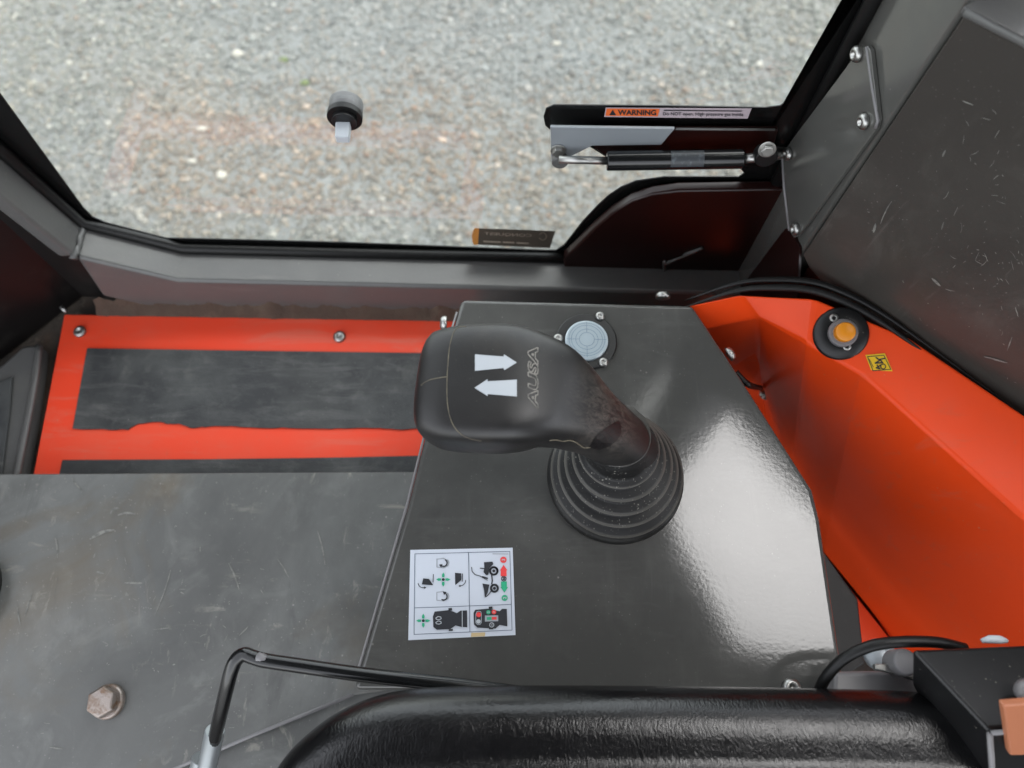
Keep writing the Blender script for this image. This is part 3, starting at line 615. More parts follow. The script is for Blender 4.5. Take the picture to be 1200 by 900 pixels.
# raised outline lettering, read from the right
tv, tf = textmesh('AUSA', 1.0, .22, .035)
x0 = min(p[0] for p in tv); x1 = max(p[0] for p in tv); y0 = min(p[1] for p in tv); y1 = max(p[1] for p in tv)
ec = {}
for q in tf:
    for i in range(len(q)):
        e = tuple(sorted((q[i], q[(i + 1) % len(q)]))); ec[e] = ec.get(e, 0) + 1
def tpx(p):     # text -> photo pixel: runs bottom to top, up is left
    a = (p[0] - x0) / (x1 - x0); b = (p[1] - y0) / (y1 - y0)
    return (480 + (752 - 58 * b) / 5 + 0 * a, 360 + (595 - 358 * a) / 5)
strokes_on_grip('raised_lettering', [[tpx(tv[a]), tpx(tv[b])] for (a, b), n in ec.items() if n == 1], .00042, 'letterline')
sm = [Z5(*p) for p in ((330, 113), (290, 118), (262, 140), (245, 185), (232, 250), (224, 340), (219, 430), (219, 520), (225, 590), (240, 655), (268, 710), (310, 750), (360, 772), (420, 784))]
sm = [(p.x, p.y) for p in smoothpath([Vector((a, b, 0)) for a, b in sm], 4)]
strokes_on_grip('seam', [sm, [Z5(*p) for p in ((66, 458), (90, 440), (120, 425), (160, 416), (216, 408))]], .00030, 'seamline')
s2 = [(p.x, p.y) for p in smoothpath([Vector((a, b, 0)) for a, b in ((644, 516), (652, 515.5), (660, 517), (668, 516), (676, 519), (684, 524.5), (692, 524))], 4)]
strokes_on_grip('lower_seam', [s2], .0004, 'seamline')

# instruction sticker
stk = thing('instruction_sticker', 'white pictogram sticker with red and green symbols on the console', 'sticker', oz(540, 696))
def S(x, y, h=.0008): return oz(470 + x / 6.92, 630 + y / 6.92, h)
def SL(h): return lambda x, y: S(x, y, h)
v, f = filled([(75, 100), (905, 82), (928, 790), (58, 832)], SL(.0004)); obj('card', v, f, 'card', stk)
L1, L2, L3 = SL(.0007), SL(.0010), SL(.0013)
v, f = merge(pline([(112, 132), (882, 112), (900, 750), (105, 785)], 5, L1, True), pline([(548, 122), (558, 765)], 5, L1), pline([(112, 570), (893, 542)], 5, L1)); obj('grid_lines', v, f, 'inkline', stk)
v, f = merge(filled([(570, 772), (683, 768), (680, 800), (566, 806)], L1)); obj('stain', v, f, 'tan', stk)
def arcarrow(c, r, a0, a1, w, hd):
    p = circ(c, r, 14, a0, a1); e = Vector(p[-1]); t = (e - Vector(p[-2])).normalized(); n = Vector((-t.y, t.x))
    return merge(pline(p, w, L2), filled([tuple(e + n * hd), tuple(e - n * hd), tuple(e + t * hd * 1.6)], L2))
shell = lambda y: [(290, 10 + y), (345, 3 + y), (380, 20 + y), (388, 40 + y), (380, 62 + y), (345, 80 + y), (290, 74 + y)]
v, f = merge(pline(shell(165), 7, L1, True), pline(shell(434), 7, L1, True)); obj('bucket_outline', v, f, 'greyprint', stk)
ink = [('bucket_symbol', merge(filled([(180, 330), (226, 335), (262, 386), (168, 380)], L2), pline([(262, 298), (259, 360)], 6, L2), arcarrow((180, 365), 42, 170, 80, 6, 11))),
    ('bucket_symbol', merge(filled([(437, 285), (488, 290), (488, 345), (440, 385)], L2), pline([(498, 293), (496, 355)], 6, L2), arcarrow((478, 345), 46, 0, 85, 6, 11))),
    ('turn_arrow', arcarrow((345, 205), 28, -60, 120, 9, 16)), ('turn_arrow', arcarrow((345, 478), 28, 120, -60, 9, 16)), ('centre_dot', filled(circ((342, 340), 12, 14), L2)), ('centre_dot', filled(circ((180, 674), 12, 14), L2)),
    ('loader_symbol', merge(filled([(672, 200), (742, 195), (748, 215), (718, 245), (708, 300), (690, 305), (668, 280), (676, 245)], L2), pline([(642, 248), (675, 252)], 8, L2),
             pline([(572, 240), (576, 275), (600, 300), (640, 312), (700, 345)], 6, L2), pline([(735, 300), (740, 350), (735, 375)], 10, L2), pline([(660, 318), (700, 330)], 12, L2),
             filled([(660, 372), (716, 382), (702, 450), (680, 490), (674, 430)], L2), pline([(740, 420), (710, 460), (690, 480)], 7, L2),
             pline(circ((752, 270), 30, 22), 16, L2, True), filled(circ((752, 270), 12, 14), L2), pline(circ((757, 411), 28, 22), 16, L2, True), filled(circ((757, 411), 12, 14), L2))),
    ('neutral_symbol', merge(pline(circ((833, 333), 19, 20), 6, L2, True), pline([(825, 325), (842, 325), (825, 341), (842, 341)], 6, L2))),
    ('lever_symbol', merge(filled([(272, 600), (385, 588), (425, 600), (452, 612), (482, 592), (535, 590), (537, 727), (490, 725), (442, 712), (400, 742), (290, 747), (262, 725), (258, 640)], L2),
             filled([(384, 572), (412, 570), (415, 592), (384, 592)], L2), filled([(386, 745), (420, 740), (420, 756), (386, 757)], L2))),
    ('lever_symbol', merge(filled([(602, 585), (720, 575), (770, 590), (800, 597), (818, 578), (858, 578), (862, 720), (800, 708), (765, 738), (620, 730), (592, 705), (588, 610)], L2),
             filled([(710, 560), (740, 558), (742, 578), (712, 578)], L2), filled([(712, 735), (748, 735), (748, 744), (712, 744)], L2))), ('fine_print', pline([(742, 132), (868, 133)], 3, L2))]
for nm, (v, f) in ink: obj(nm, v, f, 'ink', stk)
def plus(c): 
    x, y = c; o_ = []
    for dx, dy in ((1, 0), (-1, 0), (0, 1), (0, -1)):
        px_, py_ = -dy, dx
        o_.append(filled([(x + dx * 18 + px_ * 9, y + dy * 18 + py_ * 9), (x + dx * 38 + px_ * 11, y + dy * 38 + py_ * 11), (x + dx * 58, y + dy * 58), (x + dx * 38 - px_ * 11, y + dy * 38 - py_ * 11), (x + dx * 18 - px_ * 9, y + dy * 18 - py_ * 9)], L2))
    return merge(*o_)
for nm, mt, (v, f) in (('green_cross', 'green', plus((342, 340))), ('green_cross', 'green', plus((180, 674))), ('green_arrow', 'green', filled([(810, 357), (858, 355), (858, 402), (868, 402), (838, 446), (807, 402), (813, 402)], L2)), ('green_disc', 'green', filled(circ((840, 489), 25, 22), L2)),
        ('green_dot', 'green', filled(circ((708, 605), 17, 18), L3)), ('green_key', 'green', filled([(695, 645), (735, 643), (735, 666), (695, 667)], SL(.0016))), ('red_disc', 'red', filled(circ((830, 180), 26, 22), L2)),
        ('red_arrow', 'red', filled([(802, 266), (831, 221), (862, 264), (855, 266), (856, 312), (808, 313), (808, 267)], L2)), ('red_dot', 'red', filled(circ((629, 625), 20, 18), L3)), ('red_dot', 'red', filled(circ((753, 603), 19, 18), L3)),
        ('red_key', 'red', filled([(736, 643), (775, 642), (775, 665), (736, 666)], SL(.0016)))):
    obj(nm, v, f, mt, stk)
v, f = merge(filled([(680, 632), (788, 630), (788, 678), (680, 681)], L3), pline([(612, 610), (615, 600), (630, 597), (645, 600), (651, 615), (651, 690), (640, 704), (618, 704), (606, 690), (606, 620)], 5, L3, True)); obj('grey_buttons', v, f, 'greyprint', stk)
def digit(s, c, h_, pr):                  # digits read from the right, as the whole sticker does
    tv_, tf_ = textmesh(s, 1.0, 0, .03); a0, a1 = min(p[0] for p in tv_), max(p[0] for p in tv_); b0, b1 = min(p[1] for p in tv_), max(p[1] for p in tv_)
    k_ = h_ / (b1 - b0)
    return [pr(c[0] - (p[1] - (b0 + b1) / 2) * k_ * -1 * -1, c[1] - (p[0] - (a0 + a1) / 2) * k_) for p in tv_], tf_
wh = [('white_dot', filled(circ((628, 680), 18, 18), L3)), ('white_ring', pline(circ((735, 708), 17, 20), 7, L3, True)), ('white_bar', pline([(496, 592), (496, 726)], 6, L3))]
wh += [('white_button', pline([(282, y), (300, y - 12), (322, y - 8), (326, y + 6), (308, y + 14), (286, y + 10)], 6, L3, True)) for y in (652, 688)]
wh += [('digit', digit(*q)) for q in (('3', (830, 180), 28, SL(.0016)), ('2', (840, 489), 28, SL(.0016)), ('2', (708, 605), 18, SL(.0019)), ('3', (753, 603), 18, SL(.0019)))] + [('letter', digit('A', (735, 708), 16, SL(.0016)))]
for nm, (v, f) in wh: obj(nm, v, f, 'white', stk)

# ================================================================== RED PANEL AND FLOOR PLATE (left)
ZRP = -.155
rp = thing('red_step_panel', 'bright red floor panel with two black grip mats below the sill', 'panel', (-.2, .25, FZ))
pp_ = [(75, 368), (560, 376), (560, 600), (30, 600)]
tpz = [oz(x, y, ZRP) for x, y in pp_]
v, f = prism(tpz, (0, 0, -.006)); obj('panel_sheet', v, f, 'redpanel', rp, bevel=.0015)
# upper mat: its lower edge is ragged where paint shows
rag = [(530, 501), (497, 501), (470, 503), (445, 501), (410, 502), (380, 502), (340, 501.5), (300, 501), (262, 499), (240, 500), (222, 501), (210, 496), (196, 497), (190, 494.5), (172, 495), (160, 497), (150, 503), (120, 503), (85, 502)]
rg = []
for i in range(len(rag) - 1):
    for k_ in range(4):
        t = k_ / 4; rg.append((rag[i][0] * (1 - t) + rag[i + 1][0] * t, rag[i][1] * (1 - t) + rag[i + 1][1] * t + random.uniform(-.6, .6)))
rg.append(rag[-1])
v, f = prism([oz(x, y, ZRP + .0016) for x, y in [(102, 408), (300, 411), (530, 414)] + rg], (0, 0, -.0015)); obj('grip_mat', v, f, 'mat', rp, label='upper black grip mat with a torn lower edge')
v, f = prism([oz(x, y, ZRP + .0016) for x, y in [(73, 539), (250, 538), (400, 536), (530, 533), (535, 600), (60, 600)]], (0, 0, -.0015)); obj('grip_mat', v, f, 'mat', rp, label='lower black grip mat half under the floor plate')
for x, y in ((94, 389), (398, 395)): screw(rp, oz(x, y, ZRP + .0002), (0, 0, 1), .0062, .0035)
v, f = tube([oz(78, 366, ZRP), oz(71, 359, ZRP + .004)], .0022, 8); obj('corner_clip', v, f, 'steel', rp, smooth=True)

dn = 120; dv = []; dx0, dx1 = oz(112, 362, -.15).x, oz(560, 372, -.15).x
for i in range(dn + 1):
    t = i / dn; x = dx0 + (dx1 - dx0) * t; q = .5 + .5 * math.sin(i * .37 + 2 * math.sin(i * .11)) * math.cos(i * .23) + random.uniform(-.2, .2); q = max(.1, q)
    yb = oz(112 + 448 * t, 368.5 + 7 * t, ZRP).y
    dv += [(x, yb - .001 - .003 * q, ZRP - .004), (x, yb - .001, ZRP + .0012 + .001 * q), (x, YF - .0015 - .001 * q, ZRP + .004 + .006 * q), (x, YF + .001, ZRP + .007 + .013 * q)]
df_ = [[i * 4 + k, i * 4 + k + 1, i * 4 + k + 5, i * 4 + k + 4] for i in range(dn) for k in range(3)]
do = obj('dirt', dv, df_, 'dirt', smooth=True, kind='stuff'); do['label'] = 'brown dirt packed along the foot of the sill'; do['category'] = 'dirt'
# grey pad left of the red panel
gb = thing('grey_floor_pad', 'grey plastic floor pad at the left edge beside the red panel', 'pad', oz(10, 480, FZ))
ZP = -.150
bp_ = [(-40, 440), (0, 428), (26, 405), (46, 403), (44, 430), (38, 470), (20, 570), (-60, 570)]
v, f = prism([oz(x, y, ZP) for x, y in bp_], (0, 0, -.020)); obj('pad_body', v, f, 'frame', gb, bevel=.004, seg=3)
v, f = prism([oz(x, y, ZP + .003) for x, y in ((-40, 470), (-2, 447), (14, 441), (11, 480), (0, 570), (-50, 570))], (0, 0, -.0025)); obj('pad_insert', v, f, 'mat', gb, bevel=.001)
v, f = tube(smoothpath([oz(x, y, ZP + .0005) for x, y in ((46, 405), (42, 440), (36, 475), (28, 515), (18, 565))], 4), .0035, 10); obj('pad_lip', v, f, 'frame', gb, smooth=True)

# floor plate at lower left
ZF = -.125
fp = thing('floor_plate', 'scuffed dark grey steel plate at lower left with a lifted front corner', 'plate', (-.25, .05, FZ))
v, f = prism([oz(x, y, ZF) for x, y in ((-120, 556), (486, 553), (560, 560), (520, 800), (410, 815), (195, 905), (100, 960), (-200, 960))], (0, 0, -.006)); obj('upper_sheet', v, f, 'plate', fp, bevel=.0012)
v, f = prism([oz(x, y, ZF - .008) for x, y in ((520, 760), (300, 800), (100, 900), (60, 1000), (700, 1000), (700, 780))], (0, 0, -.02)); obj('lower_sheet', v, f, 'plate', fp)
v, f = tube([oz(413, 814, ZF - .001), oz(300, 860, ZF - .001), oz(195, 905, ZF - .001)], .0016, 8); obj('sheet_edge', v, f, 'lead', fp, smooth=True)
# scratches: thin ribbons scuffed into the paint
def ribbon(pts, w, pr, d=1.0):
    V = []; n = len(pts)
    for i, p in enumerate(pts):
        a = Vector(pts[max(i - 1, 0)]); b = Vector(pts[min(i + 1, n - 1)]); t = (b - a).normalized(); q = Vector((-t.y, t.x)) * w * (math.sin(math.pi * (i + .35) / (n - .3)) ** .6) / 2
        V += [pr(*(Vector(p) + q)), pr(*(Vector(p) - q))]
    return V, [[2 * i, 2 * i + 1, 2 * i + 3, 2 * i + 2] for i in range(n - 1)]
def scuff(x, y, L, ang, w, pr, curl=0.0):
    n = 7; pts = []; a = R(ang); px_, py_ = x, y
    for i in range(n):
        pts.append((px_, py_)); px_ += L / n * math.cos(a) + random.uniform(-.25, .25); py_ += L / n * math.sin(a) + random.uniform(-.25, .25); a += R(curl) / n
    return ribbon(pts, w, pr)
plz = lambda x, y: oz(x, y, ZF + .0005)
scr = [scuff(138, 604, 26, -25, 2.5, plz, 60), scuff(105, 632, 36, -35, 4, plz, 40), scuff(140, 596, 16, 190, 3, plz, -120), scuff(200, 668, 66, 105, 1.3, plz, 12), scuff(180, 738, 22, -8, 1.6, plz), scuff(146, 683, 24, 2, 2.6, plz), scuff(113, 670, 10, 12, 2.2, plz),
       scuff(372, 622, 48, 72, 1.6, plz, 12), scuff(325, 655, 30, 55, 1.3, plz, 10), scuff(280, 745, 18, -45, 1.3, plz), scuff(20, 712, 24, 80, 1.5, plz), scuff(38, 694, 34, 108, 1.2, plz), scuff(58, 876, 18, 8, 1.8, plz), scuff(64, 628, 30, 75, 2, plz, 20), scuff(84, 560, 26, 60, 1.6, plz, -30), scuff(268, 660, 40, 65, 2.0, plz, 10)]
for _ in range(110):
    x, y = random.gauss(180, 90), random.gauss(710, 75)
    if y > 570 and x > 0 and x < 420 and y < 890 - max(0, x - 200) * .35: scr.append(scuff(x, y, random.choice((2, 3, 3, 5, 9)), random.uniform(0, 180), random.uniform(.5, 1.3), plz, random.uniform(-40, 40)))
v, f = merge(*scr); obj('scuff_marks', v, f, 'scratch', fp, kind='stuff')
wz = lambda x, y: onwall(x, y, .0036)
scr = [scuff(1045, 236, 34, 125, 1.4, wz, -25), scuff(1026, 262, 12, 105, 3, wz), scuff(1128, 118, 16, 20, 1.5, wz), scuff(1092, 326, 16, 40, 3, wz), scuff(1153, 418, 34, 15, 2, wz), scuff(1106, 260, 12, 110, 1.6, wz), scuff(1186, 395, 20, 110, 1.4, wz), scuff(1190, 360, 14, 75, 1.4, wz), scuff(1108, 176, 10, 120, 2.2, wz)]
for _ in range(95):
    x, y = 1200 - abs(random.gauss(0, 75)), random.gauss(330, 95)
    if x > 1010 and 120 < y < 470 and y < 375 + (x - 1010) * .5: scr.append(scuff(x, y, random.choice((2, 3, 4, 6, 9, 13)), random.gauss(60, 45), random.uniform(.4, .9), wz, random.uniform(-40, 40)))
v, f = merge(*scr); obj('scratch_marks', v, f, 'scratch', wl, kind='stuff')

# hex bolt
hb = thing('hex_bolt', 'rusty hexagon bolt on a thick washer in the floor plate', 'bolt', oz(127, 820, ZF))
c = oz(128, 822, ZF); kx = (oz(148, 822, ZF) - c).length
tl = Vector((-.06, -.02, 1))
v, f = lathe([(kx * .98, 0), (kx * .98, .004), (kx * .90, .0055), (kx * .8, .0055)], c, tl, 32); obj('washer', v, f, 'rust', hb, bevel=.0006)
v, f = lathe([(kx * .90, .0054), (kx * .90, .0125), (kx * .80, .0142), (kx * .3, .0146)], c, tl, 6, hint=(.8, .5, 0)); obj('bolt_head', v, f, 'rust', hb, bevel=.0012, seg=3)

# pedal stub at the left edge; its black dome stands for a soft shadow
pd = thing('pedal_stub', 'grey pedal tip cut off by the left edge, on a black dome standing for its soft shadow', 'pedal', oz(-20, 700, ZF))
c = oz(-40, 700, ZF)
v, f = lathe([(.036, 0), (.035, .003), (.028, .008), (.022, .016), (.016, .028), (.012, .03)], c, (-.3, .1, 1), 36); obj('shadow_dome', v, f, 'rubber', pd, smooth=True)
v, f = box8([c + Vector(q) for q in ((-.02, .002, .02), (.018, .010, .02), (.024, .027, .02), (-.02, .024, .02), (-.02, .002, .04), (.016, .010, .04), (.022, .025, .04), (-.02, .022, .04))]); obj('metal_tip', v, f, 'greysteel', pd, bevel=.002)

# ================================================================== FOREGROUND
# armrest: two-roll padded profile swept along X and bending round at its left end
ZA = .075
ar = thing('armrest', 'black creased vinyl armrest pad along the bottom of the view', 'armrest', (.1, -.04, .03))
prof = smoothpath([Vector(q).to_3d() for q in ((.004, .032), (.0, .046), (.001, .056), (.0045, .0635), (.010, .0690), (.017, .0722), (.025, .0736), (.033, .0738), (.039, .0740), (.045, .0758), (.053, .0792), (.062, .0815), (.074, .0822), (.087, .079), (.10, .066), (.108, .052), (.105, .03))], 4)
prof = [(q.x, q.y) for q in prof]      # (distance from the far edge towards the seat, height)
far = smoothpath([oz(x, y, .052) for x, y in ((1130, 815), (1040, 809), (900, 806), (760, 804), (620, 803.5), (520, 805), (455, 812), (400, 832), (358, 862), (328, 895), (306, 940), (298, 1000), (300, 1080))], 6)
v = []; npf = len(prof)
for i, p in enumerate(far):
    t = (far[min(i + 1, len(far) - 1)] - far[max(i - 1, 0)]).normalized(); inw = Vector((-t.y, t.x, 0)); inw = inw if inw.y < 0 or (abs(inw.y) < .5 and inw.x > 0) else -inw
    for d_, h in prof: v.append(Vector((p.x, p.y, 0)) + inw * min(d_, .06 if i > 40 else .2) + Vector((0, 0, h)))
f = [[i * npf + q, i * npf + q + 1, (i + 1) * npf + q + 1, (i + 1) * npf + q] for i in range(len(far) - 1) for q in range(npf - 1)]
obj('pad', v, f, 'vinyl', ar, smooth=True)

# unseen seat added behind the camera to block light on the fairing
se = thing('added_seat', 'unseen black seat added behind the armrest to block light', 'seat', (.2, -.35, -.12))
v, f = box8([Vector(q) for q in ((-.12, -.60, -.12), (.42, -.60, -.12), (.42, -.13, -.12), (-.12, -.13, -.12), (-.12, -.60, -.01), (.42, -.60, -.01), (.42, -.13, -.01), (-.12, -.13, -.01))]); obj('added_seat_cushion', v, f, 'vinyl', se, bevel=.03, seg=4)
v, f = box8([Vector(q) for q in ((.36, -.60, -.01), (.48, -.60, -.01), (.48, -.13, -.01), (.36, -.13, -.01), (.44, -.58, .68), (.56, -.58, .68), (.56, -.15, .68), (.44, -.15, .68))]); obj('added_seat_back', v, f, 'vinyl', se, bevel=.03, seg=4)

# switch box at lower right
sw = thing('switch_box', 'black plastic switch housing at the lower right corner', 'switch box', oz(1150, 850, .05))
T0, T1, T2, T3 = oz(1067, 760, .085), oz(1300, 750, .085), oz(1300, 845, .105), oz(1158, 856, .105)
B0, B1, B2, B3 = oz(1067, 800, .052), oz(1300, 790, .052), oz(1310, 990, .03), oz(1166, 990, .03)
v, f = box8([B0, B1, B2, B3, T0, T1, T2, T3]); obj('housing', v, f, 'blackplastic', sw, bevel=.003, seg=3)
fn = (T2 - T3).cross(B3 - T3).normalized(); fn = fn if fn.y < 0 else -fn
def onsw(x, y, d=0.0): return op(x, y, T3 + fn * d, fn)
v, f = prism([onsw(x, y, .006) for x, y in ((1176, 828), (1290, 818), (1290, 884), (1184, 886))], -fn * .005); obj('rocker', v, f, 'salmon', sw, bevel=.0012, seg=3, label='salmon pink rocker key')
v, f = merge(tube([onsw(1160, 860, .001), onsw(1166, 960, .001)], .0016, 8), tube([onsw(1162, 859, .001), onsw(1300, 848, .001)], .0014, 8)); obj('bezel_edge', v, f, 'lead', sw, smooth=True)
v, f = lathe([(.006, 0), (.006, .004), (.004, .0065), (.0005, .007)], oz(1200, 808, .1035), (0, -.3, 1), 20); obj('knob', v, f, 'lead', sw, smooth=True)
v, f = tube([oz(1150, 751, .080), oz(1160, 749, .081), oz(1172, 749.5, .081), oz(1180, 751, .080)], [.0012, .0024, .0024, .0012], 10); obj('white_clip', v, f, 'white', sw, smooth=True)
cb = smoothpath([oz(x, y, z) for x, y, z in ((958, 830, .03), (962, 805, .045), (975, 785, .055), (995, 768, .063), (1025, 756, .07), (1060, 752, .073), (1100, 753, .072), (1130, 760, .066))], 6)
v, f = tube(cb, .0034, 12); tag(obj('cable', v, f, 'seal', smooth=True), 'thick black cable looping over the console into the switch housing', 'cable')
# steel pivot bracket beneath the cable
pv = thing('armrest_pivot', 'grey pivot bracket with a bolt between armrest and switch housing', 'bracket', oz(1030, 800, .02))
v, f = prism([oz(x, y, .035) for x, y in ((978, 787), (1080, 785), (1080, 830), (976, 830))], (0, 0, -.02)); obj('bracket_block', v, f, 'lead', pv, bevel=.003)
v, f = prism([oz(x, y, .046) for x, y in ((1025, 778), (1080, 777), (1080, 800), (1050, 790), (1026, 785))], (0, 0, -.004)); obj('bracket_tab', v, f, 'steel', pv, bevel=.0008)
v, f = lathe([(.008, 0), (.008, .014), (.007, .016)], oz(1048, 777, .038), (0, 0, 1), 24); obj('pivot_bolt', v, f, 'lead', pv, bevel=.0008)
v, f = lathe([(.0105, 0), (.0105, .004), (.009, .006), (.0005, .007)], oz(1030, 768, -.01), (-.3, .2, 1), 24); obj('pivot_cap', v, f, 'greysteel', pv, smooth=True)

# bent rod at lower left
rd = thing('bent_rod', 'bent black steel rod with a chipped elbow in front of the armrest', 'rod', oz(250, 880, -.02))
rp_ = [oz(x, y, z) for x, y, z in ((251, 868, -.03), (258, 838, -.005), (266, 805, .015), (271, 786, .024), (277, 773, .029), (286, 767, .031), (296, 770, .0315), (310, 774, .0315), (350, 780, .031), (420, 790, .030), (480, 797, .029), (560, 806, .024), (680, 822, .014))]
v, f = tube(smoothpath(rp_, 6), .0046, 16); obj('rod', v, f, 'strut', rd, smooth=True)
v, f = tube([oz(298, 770, .0318), oz(303, 770.5, .0335), oz(311, 772.5, .0333), oz(317, 775, .0318)], [.0005, .0034, .0030, .0005], 12); obj('chipped_paint', v, f, 'lead', rd, smooth=True)
v, f = tube([oz(238, 920, -.055), oz(246, 885, -.042), oz(252, 856, -.026)], .0066, 20); obj('steel_sleeve', v, f, 'sleeve', rd, bevel=.0006)
v, f = tube([oz(226, 960, -.075), oz(240, 888, -.05)], .0088, 20); obj('base_sleeve', v, f, 'sleeve', rd, bevel=.0006)

# ================================================================== STRUT, LATCH, STICKERS ON THE WINDOW
gs = thing('gas_strut', 'black gas strut with steel end fittings across the window corner', 'gas strut', oy(780, 186, .38))
v, f = prism([oy(x, y, .390) for x, y in ((645, 149), (791, 151), (775, 170), (694, 171), (660, 188), (653, 192), (646, 190))], (0, .0025, 0)); obj('bracket', v, f, 'greysteel', gs, bevel=.0006)
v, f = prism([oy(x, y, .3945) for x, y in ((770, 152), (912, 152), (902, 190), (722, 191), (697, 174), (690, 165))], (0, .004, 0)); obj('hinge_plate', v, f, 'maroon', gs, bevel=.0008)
v, f = tube([oy(792, 151, .392), oy(908, 152, .392)], .0010, 8); obj('plate_edge', v, f, 'frame', gs, smooth=True)
YS = .379
v, f = tube([oy(655, 187, YS), oy(714, 188.5, YS)], .0030, 12); obj('piston_rod', v, f, 'steel', gs, smooth=True)
a_, b_ = oy(711, 188.5, YS), oy(872, 186, YS); dd = (b_ - a_)
v, f = tube([a_, a_ + dd * .008, a_ + dd * .5, a_ + dd * .985, b_], [.0066, .0074, .0074, .0074, .0056], 24); obj('cylinder', v, f, 'strut', gs, bevel=.0003)
la, lb = oy(784, 184.5, YS - .0078), oy(822, 184, YS - .0078)
v, f = tube([a_ + dd * .46, a_ + dd * .70], .00755, 24, cap=False)
keep = [q for q in f if (sum((v[i] for i in q), Vector()) / 4 - (a_ + dd * .58)).dot(Vector((0, -.5, .87))) > .0045]
obj('strut_label', v, keep, 'strutlabel', gs, smooth=True)
v, f = tube([oy(870, 186, YS), oy(895, 184, YS)], .0036, 12); obj('end_fitting', v, f, 'steel', gs, smooth=True)
v, f = lathe([(.0085, -.004), (.0085, .004), (.0075, .005), (.004, .005)], oy(897, 181, YS - .002), (0, -1, .15), 24); obj('ball_socket', v, f, 'blackplastic', gs, bevel=.0006)
screw(gs, oy(899, 175, YS - .006), (-.1, -1, .3), .0052, .004, 'bolt', hexh=True)
v, f = lathe([(.0065, 0), (.0065, .005), (.0055, .006)], oy(656, 185, .3895), (0, -1, .1), 24); obj('rod_eye', v, f, 'frame', gs, bevel=.0005)
screw(gs, oy(654, 176, .389), (0, -1, .1), .0048, .004, 'bolt', hexh=True)
st0 = onpost(915, 178, .004)
v, f = tube([oy(905, 183, YS - .001), st0 + PN * .002], .0035, 10); obj('ball_stud', v, f, 'steel', gs, smooth=True)
v, f = lathe([(.006, -.002), (.006, .005), (.005, .006)], st0, PN, 20); obj('stud_nut', v, f, 'steel', gs, bevel=.0005)

# latch through the glass
lt = thing('window_latch', 'small round window latch with a bright chrome stud in the glass', 'latch', oy(405, 130, YG))
c = oy(404, 138, YG - .003); kl = .0128
v, f = lathe([(kl * .98, .004), (kl, .006), (kl, .0135), (kl * .94, .015)], c, (0, 1, 0), 36); obj('outer_cap', v, f, 'capgrey', lt, bevel=.0006)
v, f = lathe([(kl * 1.03, -.001), (kl * 1.03, .0035), (kl, .004)], c, (0, 1, 0), 36); obj('rubber_washer', v, f, 'seal', lt, bevel=.0006)
v, f = lathe([(kl * .72, -.0045), (kl * .72, -.001), (kl * .7, 0)], c, (0, 1, 0), 30); obj('inner_nut', v, f, 'blackplastic', lt, bevel=.0005)
p0 = c + Vector((-.001, -.004, -.002))
v, f = box8([p0 + Vector(q) for q in ((-.0055, 0, -.004), (.0055, 0, -.004), (.005, -.013, -.006), (-.005, -.013, -.006), (-.0055, 0, .003), (.0055, 0, .003), (.005, -.013, .001), (-.005, -.013, .001))]); obj('chrome_stud', v, f, 'white', lt, bevel=.001)

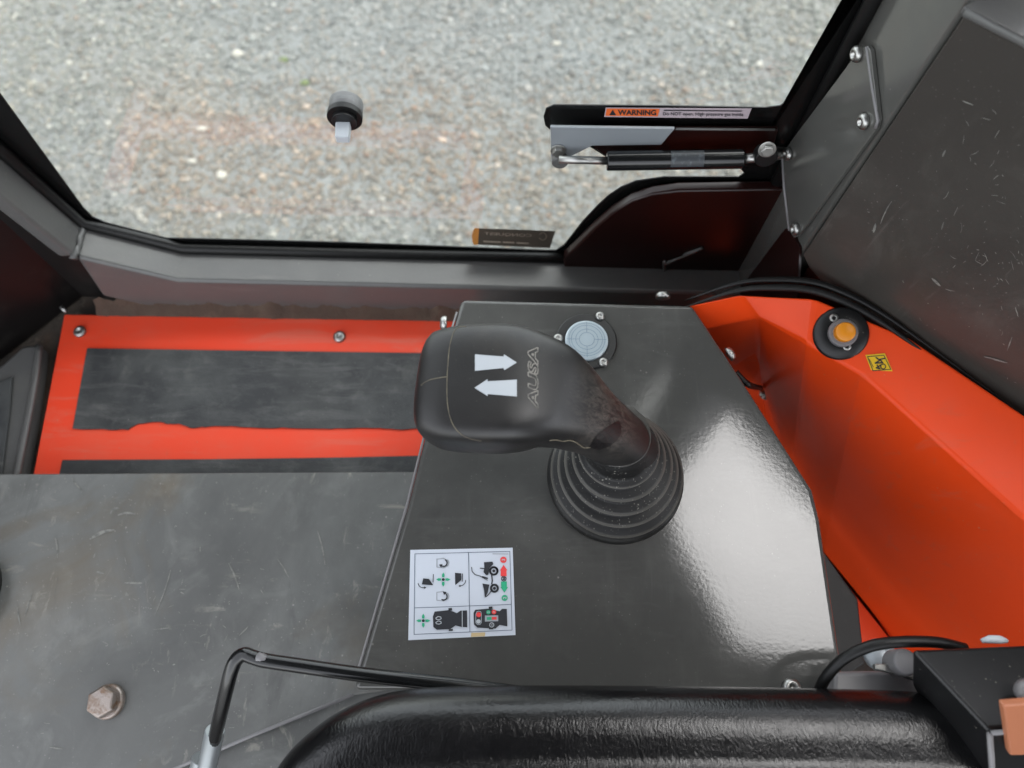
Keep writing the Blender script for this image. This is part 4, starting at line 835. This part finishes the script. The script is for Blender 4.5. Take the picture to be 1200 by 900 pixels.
# warning strip on the black border
ws = thing('warning_strip', 'narrow orange and pale warning strip on the black window border', 'sticker', oy(795, 132, YG - .002))
YW = YG - .0022
def onw(x, y, d=0): return oy(x, y, YW - d)
def rr(x0, y0, x1, y1, dy, pr): return [pr(x0, y0), pr(x1, y1)], None
v, f = filled([(710, 126), (881, 127), (876, 139), (708, 137)], lambda x, y: onw(x, y)); obj('label_card', v, f, 'warnpink', ws)
v, f = filled([(711, 127.3), (773, 127.8), (771, 136.4), (709.5, 135.8)], lambda x, y: onw(x, y, .0004)); obj('orange_field', v, f, 'warnorange', ws)
def text_on(s, x0, y0, x1, y1, pr, mirror=False, **k):     # photo-pixel box -> surface
    tv_, tf_ = textmesh(s, 1.0, **k); a0, a1 = min(p[0] for p in tv_), max(p[0] for p in tv_); b0, b1 = min(p[1] for p in tv_), max(p[1] for p in tv_)
    out = []
    for p in tv_:
        a = (p[0] - a0) / (a1 - a0); b = (p[1] - b0) / (b1 - b0); a = 1 - a if mirror else a
        out.append(pr(x0 + (x1 - x0) * a, y1 + (y0 - y1) * b))
    return out, tf_
v, f = merge(text_on('WARNING', 724, 128.8, 769, 135.0, lambda x, y: onw(x, y + (x - 740) * .008, .0008), offset=.03), filled([(714, 135), (722, 135), (718, 128.6)], lambda x, y: onw(x, y, .0008)),
             text_on('Do NOT open. High pressure gas inside', 777, 131.8, 871, 136.6, lambda x, y: onw(x, y + (x - 800) * .01, .0008), offset=.015), pline([(778, 129.6), (869, 130.4)], .9, lambda x, y: onw(x, y, .0008)))
obj('label_text', v, f, 'ink', ws)

# dealer sticker seen from behind, low on the pane
ds = thing('dealer_sticker', 'brown sticker with mirrored lettering low on the window pane', 'sticker', oy(600, 278, YG))
def ond(x, y, d=0): return oy(x, y, YG - .0022 - d)
Z10 = lambda x, y: (545 + x / 10, 255 + y / 10)
v, f = filled([Z10(*p) for p in ((165, 125), (1058, 158), (995, 358), (150, 318))], lambda x, y: ond(x, y)); obj('sticker_card', v, f, 'bronze', ds)
v, f = filled([Z10(*p) for p in ((165, 125), (112, 122), (92, 160), (80, 215), (85, 275), (100, 318), (150, 318))], lambda x, y: ond(x, y)); obj('amber_end', v, f, 'amberprint', ds)
tl_ = lambda x, y: ond(x, y + (x - 600) * .045, .0004)
v, f = merge(text_on('CONQUEST', 567.5, 273.3, 623, 277.2, tl_, True, offset=.01), pline([(567, 284.3), (586, 284.3)], 1.8, tl_), pline([(590, 284.3), (602, 284.3)], 1.8, tl_), pline([(606, 284.3), (619, 284.3)], 1.8, tl_), pline(circ((636, 277), 4.2, 18, -140, 150), 1.4, lambda x, y: ond(x, y, .0004)))
obj('sticker_text', v, f, 'bronzetext', ds)
